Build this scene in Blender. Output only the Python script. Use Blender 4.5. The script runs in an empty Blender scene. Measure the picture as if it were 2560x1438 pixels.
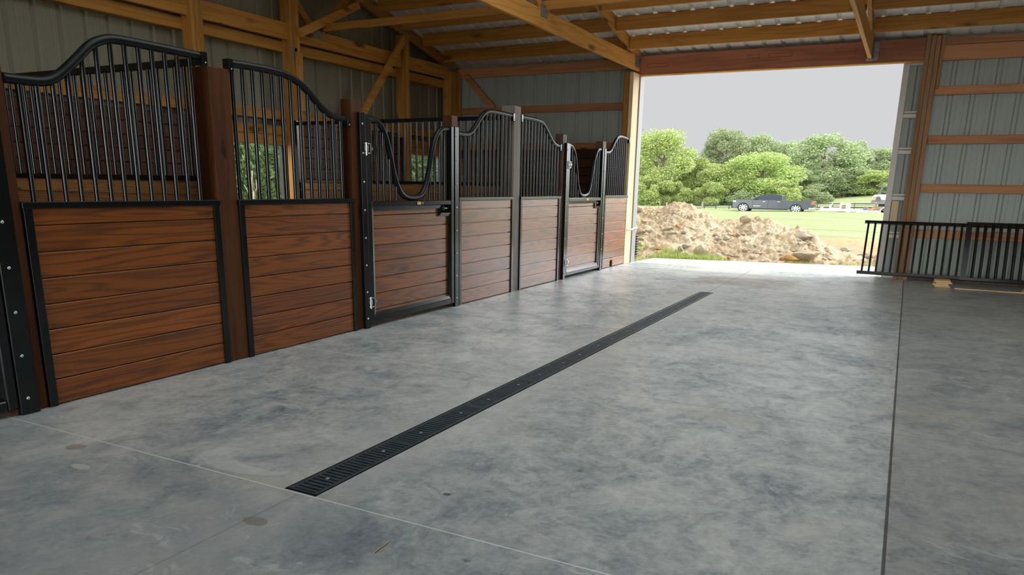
import bpy, math, random
import numpy as np
from mathutils import Vector, Matrix, noise

random.seed(7)
RNG = np.random.default_rng(11)
SC = bpy.context.scene
COL = SC.collection
PI = math.pi

# ------------------------------------------------------------------ camera
F_PX, YAW, PITCH, ROLL, CY_PX = 1857.5, -.475564, -.246568, -.0174960, 930.82
EYE = 1.116
cy_, sy_ = math.cos(YAW), math.sin(YAW)
fwd = Vector((sy_ * math.cos(PITCH), cy_ * math.cos(PITCH), math.sin(PITCH)))
rt0 = Vector((cy_, -sy_, 0))
up0 = rt0.cross(fwd)
rt = math.cos(ROLL) * rt0 - math.sin(ROLL) * up0
up = math.sin(ROLL) * rt0 + math.cos(ROLL) * up0
cam_d = bpy.data.cameras.new('camera')
cam_d.sensor_fit = 'HORIZONTAL'
cam_d.sensor_width = 36
cam_d.lens = 36 * F_PX / 2560
cam_d.shift_y = (CY_PX - 719) / 2560
cam_d.clip_end = 600
cam = bpy.data.objects.new('camera', cam_d)
cam.matrix_world = Matrix(((rt.x, up.x, -fwd.x, 0), (rt.y, up.y, -fwd.y, 0), (rt.z, up.z, -fwd.z, EYE), (0, 0, 0, 1)))
COL.objects.link(cam)
SC.camera = cam

# ------------------------------------------------------------------ node helpers
class NT:
    def __init__(s, name):
        s.m = bpy.data.materials.new(name)
        s.m.use_nodes = True
        s.t = s.m.node_tree
        s.t.nodes.clear()
        s.out = s.t.nodes.new('ShaderNodeOutputMaterial')
    def n(s, typ, **kw):
        nd = s.t.nodes.new('ShaderNode' + typ)
        for k, v in kw.items():
            if k.startswith('i_'):
                key = k[2:]
                key = int(key) if key.isdigit() else key.replace('_', ' ')
                s.set(nd.inputs[key], v)
            else:
                setattr(nd, k, v)
        return nd
    def set(s, sock, v):
        if isinstance(v, bpy.types.NodeSocket):
            s.t.links.new(v, sock)
        elif isinstance(v, bpy.types.Node):
            s.t.links.new(v.outputs[0], sock)
        else:
            sock.default_value = v
    def math(s, op, a, b=None, c=None, clamp=False):
        nd = s.n('Math', operation=op, use_clamp=clamp)
        s.set(nd.inputs[0], a)
        if b is not None: s.set(nd.inputs[1], b)
        if c is not None: s.set(nd.inputs[2], c)
        return nd.outputs[0]
    def vmath(s, op, a, b):
        nd = s.n('VectorMath', operation=op)
        s.set(nd.inputs[0], a); s.set(nd.inputs[1], b)
        return nd.outputs[0]
    def ramp(s, f, pts):
        nd = s.n('ValToRGB')
        el = nd.color_ramp.elements
        while len(el) < len(pts): el.new(.5)
        for e, (p, c) in zip(el, pts):
            e.position = p
            e.color = (c, c, c, 1) if not hasattr(c, '__len__') else (*c, 1)
        s.set(nd.inputs[0], f)
        return nd.outputs[0]
    def mix(s, f, a, b, mode='MIX'):
        nd = s.n('Mix', data_type='RGBA', blend_type=mode)
        s.set(nd.inputs[0], f)
        s.set(nd.inputs[6], (*a, 1) if isinstance(a, tuple) and len(a) == 3 else a)
        s.set(nd.inputs[7], (*b, 1) if isinstance(b, tuple) and len(b) == 3 else b)
        return nd.outputs[2]
    def noise(s, vec, scale, detail=4, rough=.55, dist=0):
        nd = s.n('TexNoise')
        nd.inputs['Scale'].default_value = scale
        nd.inputs['Detail'].default_value = detail
        nd.inputs['Roughness'].default_value = rough
        nd.inputs['Distortion'].default_value = dist
        if vec is not None: s.set(nd.inputs['Vector'], vec)
        return nd.outputs[0]
    def coords(s):
        return s.n('TexCoord').outputs['Object']
    def scaled(s, vec, sc):
        return s.vmath('MULTIPLY', vec, sc)
    def bsdf(s, col, rough=.5, metal=0, spec=.5, bump=None, bstr=.2, bdist=.01, coat=0, trans=None):
        b = s.n('BsdfPrincipled')
        s.set(b.inputs['Base Color'], (*col, 1) if isinstance(col, tuple) and len(col) == 3 else col)
        s.set(b.inputs['Roughness'], rough)
        b.inputs['Metallic'].default_value = metal
        b.inputs['Specular IOR Level'].default_value = spec
        b.inputs['Coat Weight'].default_value = coat
        b.inputs['Coat Roughness'].default_value = .25
        if bump is not None:
            bp = s.n('Bump')
            bp.inputs['Strength'].default_value = bstr
            bp.inputs['Distance'].default_value = bdist
            s.set(bp.inputs['Height'], bump)
            s.t.links.new(bp.outputs[0], b.inputs['Normal'])
        s.t.links.new(b.outputs[0], s.out.inputs[0])
        return b

def plain(name, col, rough=.5, metal=0, spec=.5, vary=.12, scale=6):
    t = NT(name)
    nz = t.noise(t.coords(), scale, 5)
    c = t.mix(t.ramp(nz, [(.3, 0), (.7, 1)]), tuple(x * (1 - vary) for x in col), tuple(min(1, x * (1 + vary)) for x in col))
    t.bsdf(c, rough, metal, spec)
    return t.m

def wood(name, dark, light, axis, rough=.5, spec=.4, knots=True, rings=1.0, island=.35, coat=0.0, pale=None, ringw=.42, kn=1.15):
    """stained or raw softwood with grain running along world axis 0/1/2"""
    t = NT(name)
    isl = t.n('NewGeometry').outputs['Random Per Island']
    oi = t.n('ObjectInfo').outputs['Random']
    seed = t.math('ADD', t.math('MULTIPLY', isl, 31.0), t.math('MULTIPLY', oi, 17.0))
    off = t.n('CombineXYZ')
    for i in range(3): t.set(off.inputs[i], seed)
    v = t.vmath('ADD', t.coords(), off.outputs[0])
    s_long = [8.0, 8.0, 8.0]; s_long[axis] = .45
    s_fine = [95.0, 95.0, 95.0]; s_fine[axis] = 3.0
    s_kn = [5.5, 5.5, 5.5]; s_kn[axis] = 1.5
    base = t.noise(t.scaled(v, tuple(s_long)), 1.0, 2, .45, .2)
    ring = t.math('SINE', t.math('MULTIPLY', base, 85.0 * rings))
    ring = t.math('MULTIPLY_ADD', ring, .5, .5)
    ring = t.math('POWER', ring, 2.2)
    fine = t.noise(t.scaled(v, tuple(s_fine)), 1.0, 3, .6)
    blot = t.noise(t.scaled(v, tuple(x * .35 for x in s_long)), 1.0, 3)
    f = t.math('ADD', t.math('MULTIPLY', ring, ringw), t.math('MULTIPLY', fine, .5))
    f = t.math('ADD', f, t.math('MULTIPLY', t.math('SUBTRACT', blot, .5), 1.0))
    col = t.mix(t.math('SUBTRACT', .93 + ringw * .5, f, clamp=True), dark, light)
    if pale:
        col = t.mix(t.math('MULTIPLY', isl, .5), col, pale)
    hv = t.n('HueSaturation')
    t.set(hv.inputs['Value'], t.math('MULTIPLY_ADD', t.math('FRACT', t.math('MULTIPLY', seed, 3.7)), island, 1 - island * .5))
    t.set(hv.inputs['Color'], col)
    col = hv.outputs[0]
    if knots:
        vo = t.n('TexVoronoi')
        vo.inputs['Scale'].default_value = 1.0
        vo.inputs['Randomness'].default_value = 1.0
        kv = t.vmath('ADD', t.scaled(v, tuple(s_kn)), t.scaled(t.n('TexNoise', i_Scale=14.0, i_Vector=v).outputs[1], (.16, .16, .16)))
        t.set(vo.inputs['Vector'], kv)
        gate = t.math('GREATER_THAN', t.n('SeparateColor', i_0=vo.outputs['Color']).outputs[0], .25)
        k = t.math('MULTIPLY', t.ramp(vo.outputs['Distance'], [(.045 * kn, 1), (.11 * kn, 0)]), gate)
        col = t.mix(t.math('MULTIPLY', k, .85), col, tuple(x * .28 for x in dark))
    t.bsdf(col, t.math('MULTIPLY_ADD', fine, .2, rough - .1), 0, spec, bump=f, bstr=.15, bdist=.004, coat=coat)
    return t.m

M = {}
M['black'] = plain('black_powder_coat', (.0035, .0055, .0065), .2, 0, .5, .2, 20)
M['tube'] = plain('black_tube', (.0035, .0055, .0065), .19, 0, .6, .2, 20)
M['rail'] = plain('black_rail_tube', (.0035, .0055, .0065), .36, 0, .3, .2, 20)
M['steel'] = plain('stainless_steel', (.55, .56, .57), .28, 1, .5, .1, 30)
M['bolt'] = plain('zinc_bolt', (.55, .6, .58), .3, .8, .5, .1, 30)
M['plate'] = plain('galvanised_plate', (.25, .26, .25), .5, .6, .5, .25, 25)
M['gold'] = plain('brass_badge', (.75, .55, .18), .35, .5, .5, .1, 30)
ST_D, ST_L = (.042, .0112, .0014), (.265, .072, .006)
M['stainY'] = wood('stained_plank_wood', ST_D, ST_L, 1, .4, .38, island=.4, coat=.7, ringw=.55, kn=1.6)
M['stainX'] = wood('stained_partition_wood', (.07, .03, .01), (.28, .13, .04), 0, .5, .4, island=.5)
M['stainZ'] = wood('stained_post_wood', (.04, .0125, .004), (.1, .034, .011), 2, .5, .22, rings=.35, island=.2)
M['brownZ'] = wood('brown_weathered_post_wood', (.04, .021, .014), (.115, .07, .048), 2, .6, .35, rings=.5, island=.2)
M['greyZ'] = wood('weathered_post_wood', (.085, .072, .06), (.25, .215, .18), 2, .6, .35, rings=.5, island=.2)
RW_D, RW_L = (.31, .125, .024), (.62, .305, .068)
M['rawX'] = wood('raw_lumber_across', RW_D, RW_L, 0, .6, .3, rings=.5, island=.35, ringw=.34, kn=2.3)
M['rawY'] = wood('raw_lumber_along', RW_D, RW_L, 1, .6, .3, rings=.5, island=.35, ringw=.34, kn=2.3)
M['rawZ'] = wood('raw_lumber_upright', RW_D, RW_L, 2, .6, .3, rings=.5, island=.35, ringw=.34, kn=2.3)
M['paleZ'] = wood('pale_jamb_lumber', (.5, .33, .16), (.8, .62, .38), 2, .6, .3, knots=False, rings=.5, island=.2)
M['paleX'] = wood('pale_scrap_lumber', (.5, .3, .13), (.78, .56, .3), 0, .65, .3, rings=.5, island=.3)
M['header'] = wood('laminated_beam', (.24, .085, .045), (.46, .18, .1), 0, .6, .3, knots=False, rings=.35, island=.1)
M['girtZ'] = wood('brown_upright_lumber', (.17, .085, .036), (.34, .19, .09), 2, .6, .3, rings=.4, island=.25)
M['girtX'] = wood('girt_lumber', (.3, .125, .05), (.56, .27, .125), 0, .6, .3, rings=.4, island=.3)
M['fence'] = wood('weathered_fence_wood', (.16, .12, .09), (.4, .32, .24), 2, .8, .2, knots=False)
M['fence_rail'] = plain('dark_rail', (.05, .055, .05), .7, 0, .3, .3, 4)

def sheet(name, col, rough=.45, metal=0):
    t = NT(name)
    v = t.coords()
    a = t.noise(t.scaled(v, (1.2, 1.2, .5)), 1.0, 4)
    b = t.noise(v, 40, 2)
    f = t.math('ADD', t.math('MULTIPLY', a, .8), t.math('MULTIPLY', b, .2))
    c = t.mix(f, tuple(x * .86 for x in col), tuple(x * 1.1 for x in col))
    t.bsdf(c, rough, metal, .4)
    return t.m
M['sheet_wall'] = sheet('steel_siding', (.27, .262, .19))  # olive cast of the dim wall light is put into this colour
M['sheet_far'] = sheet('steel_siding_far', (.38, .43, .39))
M['sheet_roof'] = sheet('steel_roofing', (.93, .95, .91), .45, .2)
M['edge_grey'] = sheet('grey_edge_trim', (.3, .31, .31))
M['door_frame'] = sheet('painted_door_frame', (.72, .7, .65))

# concrete --------------------------------------------------------------
def concrete():
    t = NT('concrete_slab')
    v = t.coords()
    sx = t.n('SeparateXYZ'); t.set(sx.inputs[0], v)
    x, y = sx.outputs[0], sx.outputs[1]
    warp = t.n('TexNoise', i_Scale=1.7, i_Detail=4.0, i_Vector=v).outputs[1]
    v2 = t.vmath('ADD', v, t.scaled(warp, (.35, .35, 0)))
    big = t.noise(v2, .75, 5, .6, .3)
    mid = t.noise(v2, 2.9, 9, .68, .35)
    fine = t.noise(v, 34, 6, .7)
    streak = t.noise(t.scaled(v2, (1.6, 1.0, 1)), 6.5, 8, .75, .5)
    f = t.math('ADD', t.math('MULTIPLY', big, .55), t.math('MULTIPLY', mid, .55))
    f = t.math('ADD', f, t.math('MULTIPLY', t.math('SUBTRACT', fine, .5), .32))
    sm = t.noise(v2, 12.0, 6, .72, .2)
    f = t.math('ADD', f, t.math('MULTIPLY', t.math('SUBTRACT', sm, .5), .38))
    f = t.math('ADD', f, t.math('MULTIPLY', t.math('SUBTRACT', streak, .5), .5))
    f = t.math('SUBTRACT', f, .03)
    col = t.ramp(f, [(.30, (.13, .165, .19)), (.43, (.29, .335, .35)), (.55, (.46, .495, .49)), (.72, (.64, .665, .64))])
    # paler trowelled strip each side of the drain, a darker separate pour beyond the right-hand joint, darker blue-grey towards the near end
    def soft(c, lo, hi):
        mr = t.n('MapRange', interpolation_type='SMOOTHSTEP'); mr.inputs[1].default_value = lo; mr.inputs[2].default_value = hi
        t.set(mr.inputs[0], c); return mr.outputs[0]
    wob0 = t.math('MULTIPLY', t.math('SUBTRACT', mid, .5), .9)
    dd = t.math('ADD', t.math('ABSOLUTE', t.math('ADD', x, 1.86)), wob0)
    col = t.mix(t.math('MULTIPLY', t.math('SUBTRACT', 1.0, soft(dd, .08, .34)), .5), col, (.56, .575, .56))
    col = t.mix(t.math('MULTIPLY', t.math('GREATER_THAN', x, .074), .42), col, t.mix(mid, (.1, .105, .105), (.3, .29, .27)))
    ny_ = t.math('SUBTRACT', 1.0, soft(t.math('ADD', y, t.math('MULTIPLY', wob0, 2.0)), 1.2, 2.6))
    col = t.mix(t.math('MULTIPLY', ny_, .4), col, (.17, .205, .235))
    # dusty ochre patches and pale scuffs
    du = t.noise(t.scaled(v2, (.8, 1.6, 1)), 1.1, 4)
    col = t.mix(t.math('MULTIPLY', t.ramp(du, [(.56, 0), (.72, 1)]), .55), col, (.46, .44, .39))
    sc = t.noise(t.scaled(v2, (1.5, 2.2, 1)), 2.3, 7, .7, 1.5)
    col = t.mix(t.math('MULTIPLY', t.ramp(sc, [(.58, 0), (.66, 1)]), .55), col, (.62, .64, .62))
    sp = t.noise(v, 9, 3, .6)
    col = t.mix(t.math('MULTIPLY', t.ramp(sp, [(.70, 0), (.735, 1)]), .5), col, (.68, .68, .63))
    sp2 = t.noise(t.vmath('ADD', v, (9.3, 4.1, 0)), 11, 3, .6)
    col = t.mix(t.math('MULTIPLY', t.ramp(sp2, [(.72, 0), (.75, 1)]), .6), col, (.06, .065, .065))
    # trowel scuff left of the drain end and a few pale or rusty spots
    def blob(cx, cy, rx, ry, soft_=.25):
        dx = t.math('DIVIDE', t.math('SUBTRACT', x, cx), rx); dy = t.math('DIVIDE', t.math('SUBTRACT', y, cy), ry)
        r2 = t.math('ADD', t.math('MULTIPLY', dx, dx), t.math('MULTIPLY', dy, dy))
        r2 = t.math('ADD', r2, t.math('MULTIPLY', t.math('SUBTRACT', sm, .5), 1.4))
        mr = t.n('MapRange', interpolation_type='SMOOTHSTEP'); mr.inputs[1].default_value = 1 - soft_; mr.inputs[2].default_value = 1 + soft_; mr.inputs[3].default_value = 1; mr.inputs[4].default_value = 0
        t.set(mr.inputs[0], r2); return mr.outputs[0]
    cres = t.math('MULTIPLY', blob(-2.27, 2.05, .24, .115, .08), t.math('SUBTRACT', 1.0, blob(-2.19, 2.115, .215, .10, .08)))
    col = t.mix(t.math('MULTIPLY', cres, .5), col, (.62, .645, .63))
    for (cx, cy, rx, ry, cc, k_) in ((-.83, 1.51, .028, .022, (.42, .4, .33), .8), (-.79, 1.5, .012, .01, (.7, .69, .62), .9), (-2.79, 1.68, .05, .022, (.62, .63, .6), .7), (-3.02, 1.81, .045, .035, (.2, .165, .12), .55), (-1.82, 1.66, .05, .028, (.2, .165, .12), .55), (-1.38, 2.17, .016, .012, (.05, .05, .05), .8)):
        col = t.mix(t.math('MULTIPLY', blob(cx, cy, rx, ry), k_), col, cc)
    # tracked mud by the doorway
    def band(c, lo, hi, soft):
        a = t.n('MapRange', interpolation_type='SMOOTHSTEP'); a.inputs[1].default_value = lo - soft; a.inputs[2].default_value = lo + soft
        b = t.n('MapRange', interpolation_type='SMOOTHSTEP'); b.inputs[1].default_value = hi - soft; b.inputs[2].default_value = hi + soft
        t.set(a.inputs[0], c); t.set(b.inputs[0], c)
        return t.math('SUBTRACT', a.outputs[0], b.outputs[0])
    wob = t.math('MULTIPLY', t.math('SUBTRACT', t.noise(v, 3.0, 4), .5), .55)
    mx = band(t.math('ADD', x, wob), -2.25, -1.12, .12)
    my = band(t.math('ADD', y, wob), 9.05, 9.95, .12)
    mud = t.noise(t.scaled(v, (1.0, 7.0, 1)), 3.0, 6, .7, .6)
    mk = t.math('MULTIPLY', t.math('MULTIPLY', mx, my), t.ramp(mud, [(.40, 0), (.54, 1)]))
    col = t.mix(t.math('MULTIPLY', mk, .9), col, (.16, .12, .07))
    # saw-cut joints: thin dusty or dark lines
    def line(c, at, half):
        d = t.math('ABSOLUTE', t.math('SUBTRACT', c, at))
        return t.math('LESS_THAN', d, half)
    near = line(y, 1.908, .0032)
    near = t.math('ADD', near, t.math('MULTIPLY', line(y, 3.815, .004), t.math('LESS_THAN', x, -1.9)))
    col = t.mix(t.math('MULTIPLY', near, .8), col, (.8, .82, .8))
    dk = t.math('ADD', line(x, .074, .0055), t.math('MULTIPLY', line(x, -1.855, .004), t.math('GREATER_THAN', y, 8.25)))
    for yy in (5.55, 8.43):
        dk = t.math('ADD', dk, t.math('MULTIPLY', line(y, yy, .004), .6))
    dk = t.math('ADD', dk, t.math('MULTIPLY', t.math('MULTIPLY', line(y, 3.815, .0035), t.math('GREATER_THAN', x, -1.75)), .45))
    dk = t.math('ADD', dk, t.math('MULTIPLY', t.math('MULTIPLY', line(x, -1.855, .003), t.math('LESS_THAN', y, 1.9)), .4), clamp=True)
    col = t.mix(t.math('MULTIPLY', dk, .85), col, (.03, .034, .034))
    out = t.math('GREATER_THAN', y, 11.1)
    col = t.mix(out, col, t.mix(t.math('MULTIPLY', fine, .5), (.5, .495, .48), (.57, .565, .545)))
    rough = t.math('MULTIPLY_ADD', f, -.34, .52)
    t.bsdf(col, rough, 0, .42, bump=t.math('ADD', f, t.math('MULTIPLY', fine, .3)), bstr=.08, bdist=.006)
    return t.m
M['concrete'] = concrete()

def foliage(name, dark, light, trans=.48):
    t = NT(name)
    isl = t.n('NewGeometry').outputs['Random Per Island']
    oi = t.n('ObjectInfo').outputs['Random']
    c = t.mix(isl, dark, light)
    hv = t.n('HueSaturation')
    t.set(hv.inputs['Hue'], t.math('MULTIPLY_ADD', oi, .014, .485))
    t.set(hv.inputs['Value'], t.math('MULTIPLY_ADD', oi, .25, .88))
    t.set(hv.inputs['Color'], c)
    d = t.n('BsdfDiffuse'); t.set(d.inputs[0], hv.outputs[0])
    tr = t.n('BsdfTranslucent'); t.set(tr.inputs[0], hv.outputs[0])
    mx = t.n('MixShader'); mx.inputs[0].default_value = trans
    t.t.links.new(d.outputs[0], mx.inputs[1]); t.t.links.new(tr.outputs[0], mx.inputs[2])
    t.t.links.new(mx.outputs[0], t.out.inputs[0])
    return t.m
M['leaf_bright'] = foliage('bright_leaves', (.2, .31, .085), (.64, .73, .32))  # paler leaf tones of the distant trees stand in for haze
M['leaf_oak'] = foliage('oak_leaves', (.15, .24, .11), (.55, .62, .36))
M['leaf_shrub'] = foliage('shrub_leaves', (.025, .06, .02), (.3, .42, .2))
M['leaf_red'] = foliage('red_leaves', (.2, .06, .05), (.5, .2, .18))
M['blade'] = foliage('grass_blades', (.25, .36, .07), (.55, .62, .25))
M['bark'] = plain('bark', (.16, .12, .09), .9, 0, .2, .35, 9)
M['pale_bark'] = plain('bare_pale_wood', (.6, .55, .45), .8, 0, .2, .2, 9)

def ground():
    t = NT('field')
    v = t.coords()
    sx = t.n('SeparateXYZ'); t.set(sx.inputs[0], v)
    y = sx.outputs[1]
    n1 = t.noise(v, .35, 6, .65)
    n2 = t.noise(v, 6.0, 5, .7)
    n3 = t.noise(t.scaled(v, (.35, 1.4, 1)), .6, 4)
    g = t.mix(t.ramp(t.math('ADD', t.math('MULTIPLY', n2, .5), t.math('MULTIPLY', n3, .5)), [(.36, 0), (.62, 1)]), (.195, .245, .1), (.335, .37, .2))
    d = t.mix(t.ramp(n2, [(.35, 0), (.65, 1)]), (.29, .185, .1), (.47, .35, .22))
    yy = t.math('ADD', y, t.math('MULTIPLY', t.math('SUBTRACT', n1, .5), 6.0))
    yy = t.math('ADD', yy, t.math('MULTIPLY', t.math('SUBTRACT', n2, .5), 2.5))
    k = t.n('MapRange'); k.inputs[1].default_value = 20.0; k.inputs[2].default_value = 23.5
    t.set(k.inputs[0], yy)
    col = t.mix(k.outputs[0], d, g)
    t.bsdf(col, .95, 0, .1, bump=n2, bstr=.5, bdist=.03)
    return t.m
M['field'] = ground()

def dirt(name, a, b):
    t = NT(name)
    v = t.coords()
    n1 = t.noise(v, 1.1, 5, .6)
    n2 = t.noise(v, 9, 8, .75)
    f = t.math('ADD', t.math('MULTIPLY', n1, .6), t.math('MULTIPLY', n2, .45))
    oi = t.n('ObjectInfo').outputs['Random']
    col = t.mix(t.ramp(f, [(.38, 0), (.65, 1)]), a, b)
    hv = t.n('HueSaturation')
    t.set(hv.inputs['Value'], t.math('MULTIPLY_ADD', oi, .35, .8)); t.set(hv.inputs['Color'], col)
    t.bsdf(hv.outputs[0], .95, 0, .1, bump=n2, bstr=.7, bdist=.02)
    return t.m
M['dirt'] = dirt('dug_clay', (.4, .295, .18), (.74, .61, .44))
M['rock'] = dirt('tan_rock', (.42, .335, .225), (.72, .62, .46))
M['rock_grey'] = dirt('grey_rock', (.34, .29, .22), (.58, .52, .42))
M['rock_orange'] = dirt('ochre_rock', (.45, .22, .06), (.66, .4, .16))

M['paint'] = plain('dark_blue_grey_paint', (.035, .045, .052), .22, .2, .6, .1, 3)
M['glass'] = plain('tinted_window', (.03, .04, .06), .06, 0, .7, .1, 3)
M['rubber'] = plain('rubber', (.05, .052, .055), .7, 0, .3, .2, 12)
M['alloy'] = plain('alloy_rim', (.32, .33, .34), .35, .7, .5, .1, 9)
M['trim_dark'] = plain('dark_trim', (.03, .033, .035), .6, 0, .3, .2, 8)
M['chrome'] = plain('chrome', (.7, .7, .7), .18, 1, .5, .05, 8)
M['lens_red'] = plain('red_lens', (.7, .07, .03), .25, 0, .5, .1, 8)
M['lens_white'] = plain('clear_lens', (.8, .82, .82), .2, 0, .5, .1, 8)
M['white'] = plain('white_paint', (.78, .78, .76), .4, 0, .4, .1, 8)
M['orange'] = plain('orange_paint', (.8, .2, .05), .45, 0, .4, .1, 8)
M['machine_grey'] = plain('grey_machine_paint', (.1, .115, .12), .5, 0, .4, .1, 8)
M['rust'] = plain('rusty_steel', (.3, .17, .1), .8, .2, .3, .4, 9)
M['pipe'] = plain('black_pipe', (.02, .021, .022), .45, 0, .5, .2, 10)
M['string'] = plain('white_cord', (.75, .74, .7), .8, 0, .2, .1, 10)
M['drain'] = plain('drain_plastic', (.03, .046, .056), .45, 0, .45, .35, 14)
M['dark_hole'] = plain('drain_dark', (.008, .009, .01), .9, 0, .1, .2, 10)

# ------------------------------------------------------------------ mesh builder
class MB:
    def __init__(s): s.v = []; s.f = []
    def add(s, vs, fs):
        o = len(s.v)
        s.v.extend([tuple(p) for p in vs]); s.f.extend([tuple(i + o for i in f) for f in fs])
        return s
    def box(s, x0, x1, y0, y1, z0, z1, c=0.0):
        if c <= 0:
            vs = [(x, y, z) for x in (x0, x1) for y in (y0, y1) for z in (z0, z1)]
            return s.add(vs, [(0, 1, 3, 2), (4, 6, 7, 5), (0, 4, 5, 1), (2, 3, 7, 6), (0, 2, 6, 4), (1, 5, 7, 3)])
        # chamfered box
        X, Y, Z = (x0, x1), (y0, y1), (z0, z1)
        vs = []; idx = {}
        for i in (0, 1):
            for j in (0, 1):
                for k in (0, 1):
                    sx, sy, sz = (1 - 2 * i) * c, (1 - 2 * j) * c, (1 - 2 * k) * c
                    for a in range(3):
                        p = [X[i], Y[j], Z[k]]
                        d = [sx, sy, sz]
                        q = [p[b] + (d[b] if b != a else 0) for b in range(3)]
                        idx[(i, j, k, a)] = len(vs); vs.append(tuple(q))
        fs = []
        for a in range(3):
            b, cc = [(1, 2), (2, 0), (0, 1)][a]
            for e in (0, 1):
                loop = []
                for (u, w) in ((0, 0), (1, 0), (1, 1), (0, 1)):
                    key = [0, 0, 0]; key[a] = e; key[b] = u; key[cc] = w
                    loop.append(idx[(*key, a)])
                fs.append(tuple(loop) if e else tuple(reversed(loop)))
        for i in (0, 1):
            for j in (0, 1):
                for k in (0, 1):
                    t = (idx[(i, j, k, 0)], idx[(i, j, k, 1)], idx[(i, j, k, 2)])
                    fs.append(t if (i + j + k) % 2 else t[::-1])
        for a in range(3):
            b, cc = [(1, 2), (2, 0), (0, 1)][a]
            for u in (0, 1):
                for w in (0, 1):
                    k0 = [0, 0, 0]; k1 = [0, 0, 0]
                    k0[b] = k1[b] = u; k0[cc] = k1[cc] = w; k1[a] = 1
                    q = (idx[(*k0, b)], idx[(*k1, b)], idx[(*k1, cc)], idx[(*k0, cc)])
                    fs.append(q if (u + w) % 2 else q[::-1])
        return s.add(vs, fs)
    def tube(s, path, r, n=10, caps=True):
        P = [Vector(p) for p in path]
        rings = []
        prev = None
        for i, p in enumerate(P):
            d = (P[min(i + 1, len(P) - 1)] - P[max(i - 1, 0)]).normalized()
            if prev is None:
                a = Vector((1, 0, 0)) if abs(d.x) < .9 else Vector((0, 1, 0))
                u = (a - d * a.dot(d)).normalized()
            else:
                u = (prev - d * prev.dot(d)).normalized()
            prev = u
            w = d.cross(u)
            rr = r[i] if hasattr(r, '__len__') else r
            rings.append([p + (u * math.cos(2 * PI * k / n) + w * math.sin(2 * PI * k / n)) * rr for k in range(n)])
        vs = [q for rg in rings for q in rg]
        fs = []
        for i in range(len(P) - 1):
            for k in range(n):
                a, b = i * n + k, i * n + (k + 1) % n
                fs.append((a, b, b + n, a + n))
        if caps:
            fs.append(tuple(range(n - 1, -1, -1)))
            fs.append(tuple(range((len(P) - 1) * n, len(P) * n)))
        return s.add(vs, fs)
    def beam(s, p, q, w, h, roll=Vector((0, 0, 1))):
        """rectangular bar from p to q; h measured towards `roll`, w across it"""
        p, q = Vector(p), Vector(q)
        d = (q - p).normalized()
        r = Vector(roll); v = (r - d * r.dot(d)).normalized(); u = d.cross(v)
        vs = []
        for e in (p, q):
            for a, b in ((-1, -1), (1, -1), (1, 1), (-1, 1)):
                vs.append(e + u * (a * w / 2) + v * (b * h / 2))
        return s.add(vs, [(0, 3, 2, 1), (4, 5, 6, 7), (0, 1, 5, 4), (1, 2, 6, 5), (2, 3, 7, 6), (3, 0, 4, 7)])
    def prism(s, poly, axis, a0, a1):
        """poly of 2-D points extruded along axis; other axes keep cyclic order"""
        n = len(poly)
        def P(p, a):
            q = [0, 0, 0]; q[axis] = a; q[(axis + 1) % 3] = p[0]; q[(axis + 2) % 3] = p[1]
            return q
        vs = [P(p, a0) for p in poly] + [P(p, a1) for p in poly]
        fs = [tuple(range(n - 1, -1, -1)), tuple(range(n, 2 * n))]
        for i in range(n):
            j = (i + 1) % n
            fs.append((i, j, j + n, i + n))
        return s.add(vs, fs)
    def sphere(s, c, r, nu=10, nv=6):
        c = Vector(c); R_ = Vector(r) if hasattr(r, '__len__') else Vector((r, r, r))
        vs = [c + Vector((0, 0, R_.z))]
        for i in range(1, nv):
            th = PI * i / nv
            for k in range(nu):
                ph = 2 * PI * k / nu
                vs.append(c + Vector((R_.x * math.sin(th) * math.cos(ph), R_.y * math.sin(th) * math.sin(ph), R_.z * math.cos(th))))
        vs.append(c - Vector((0, 0, R_.z)))
        fs = [(0, 1 + k, 1 + (k + 1) % nu) for k in range(nu)]
        for i in range(nv - 2):
            for k in range(nu):
                a, b = 1 + i * nu + k, 1 + i * nu + (k + 1) % nu
                fs.append((a, a + nu, b + nu, b))
        last = len(vs) - 1
        o = 1 + (nv - 2) * nu
        fs += [(last, o + (k + 1) % nu, o + k) for k in range(nu)]
        return s.add(vs, fs)

LOC = {}
def finish(o, label=None, cat=None, group=None, kind=None):
    if label: o['label'] = label
    if cat: o['category'] = cat
    if group: o['group'] = group
    if kind: o['kind'] = kind
    return o
def obj(name, mb, mat, parent=None, smooth=False, base=None, **kw):
    """ONE mesh object; mesh given in world space, origin at the thing's base"""
    org = LOC.get(parent.name, Vector((0, 0, 0))) if parent else Vector(base if base else (0, 0, 0))
    me = bpy.data.meshes.new(name)
    vs = np.array(mb.v, dtype=float) - np.array(org)
    me.from_pydata(vs.tolist(), [], mb.f)
    me.materials.append(M[mat] if isinstance(mat, str) else mat)
    if smooth:
        me.polygons.foreach_set('use_smooth', [True] * len(me.polygons))
    me.update()
    o = bpy.data.objects.new(name, me)
    COL.objects.link(o)
    if parent: o.parent = parent
    else: o.location = org
    LOC[o.name] = org
    return finish(o, **kw)
def soft(o, deg=40):
    o.data.polygons.foreach_set('use_smooth', [True] * len(o.data.polygons))
    try: o.data.set_sharp_from_angle(angle=math.radians(deg))
    except Exception: pass
    return o
def thing(name, label, cat, loc, group=None):
    o = bpy.data.objects.new(name, None)
    o.empty_display_size = .1
    COL.objects.link(o)
    o.location = loc
    LOC[o.name] = Vector(loc)
    return finish(o, label, cat, group)
def copy_tree(o, parent=None):
    c = o.copy(); COL.objects.link(c)
    if parent: c.parent = parent
    LOC[c.name] = LOC.get(o.name, Vector((0, 0, 0)))
    for ch in list(o.children): copy_tree(ch, c)
    return c
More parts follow.
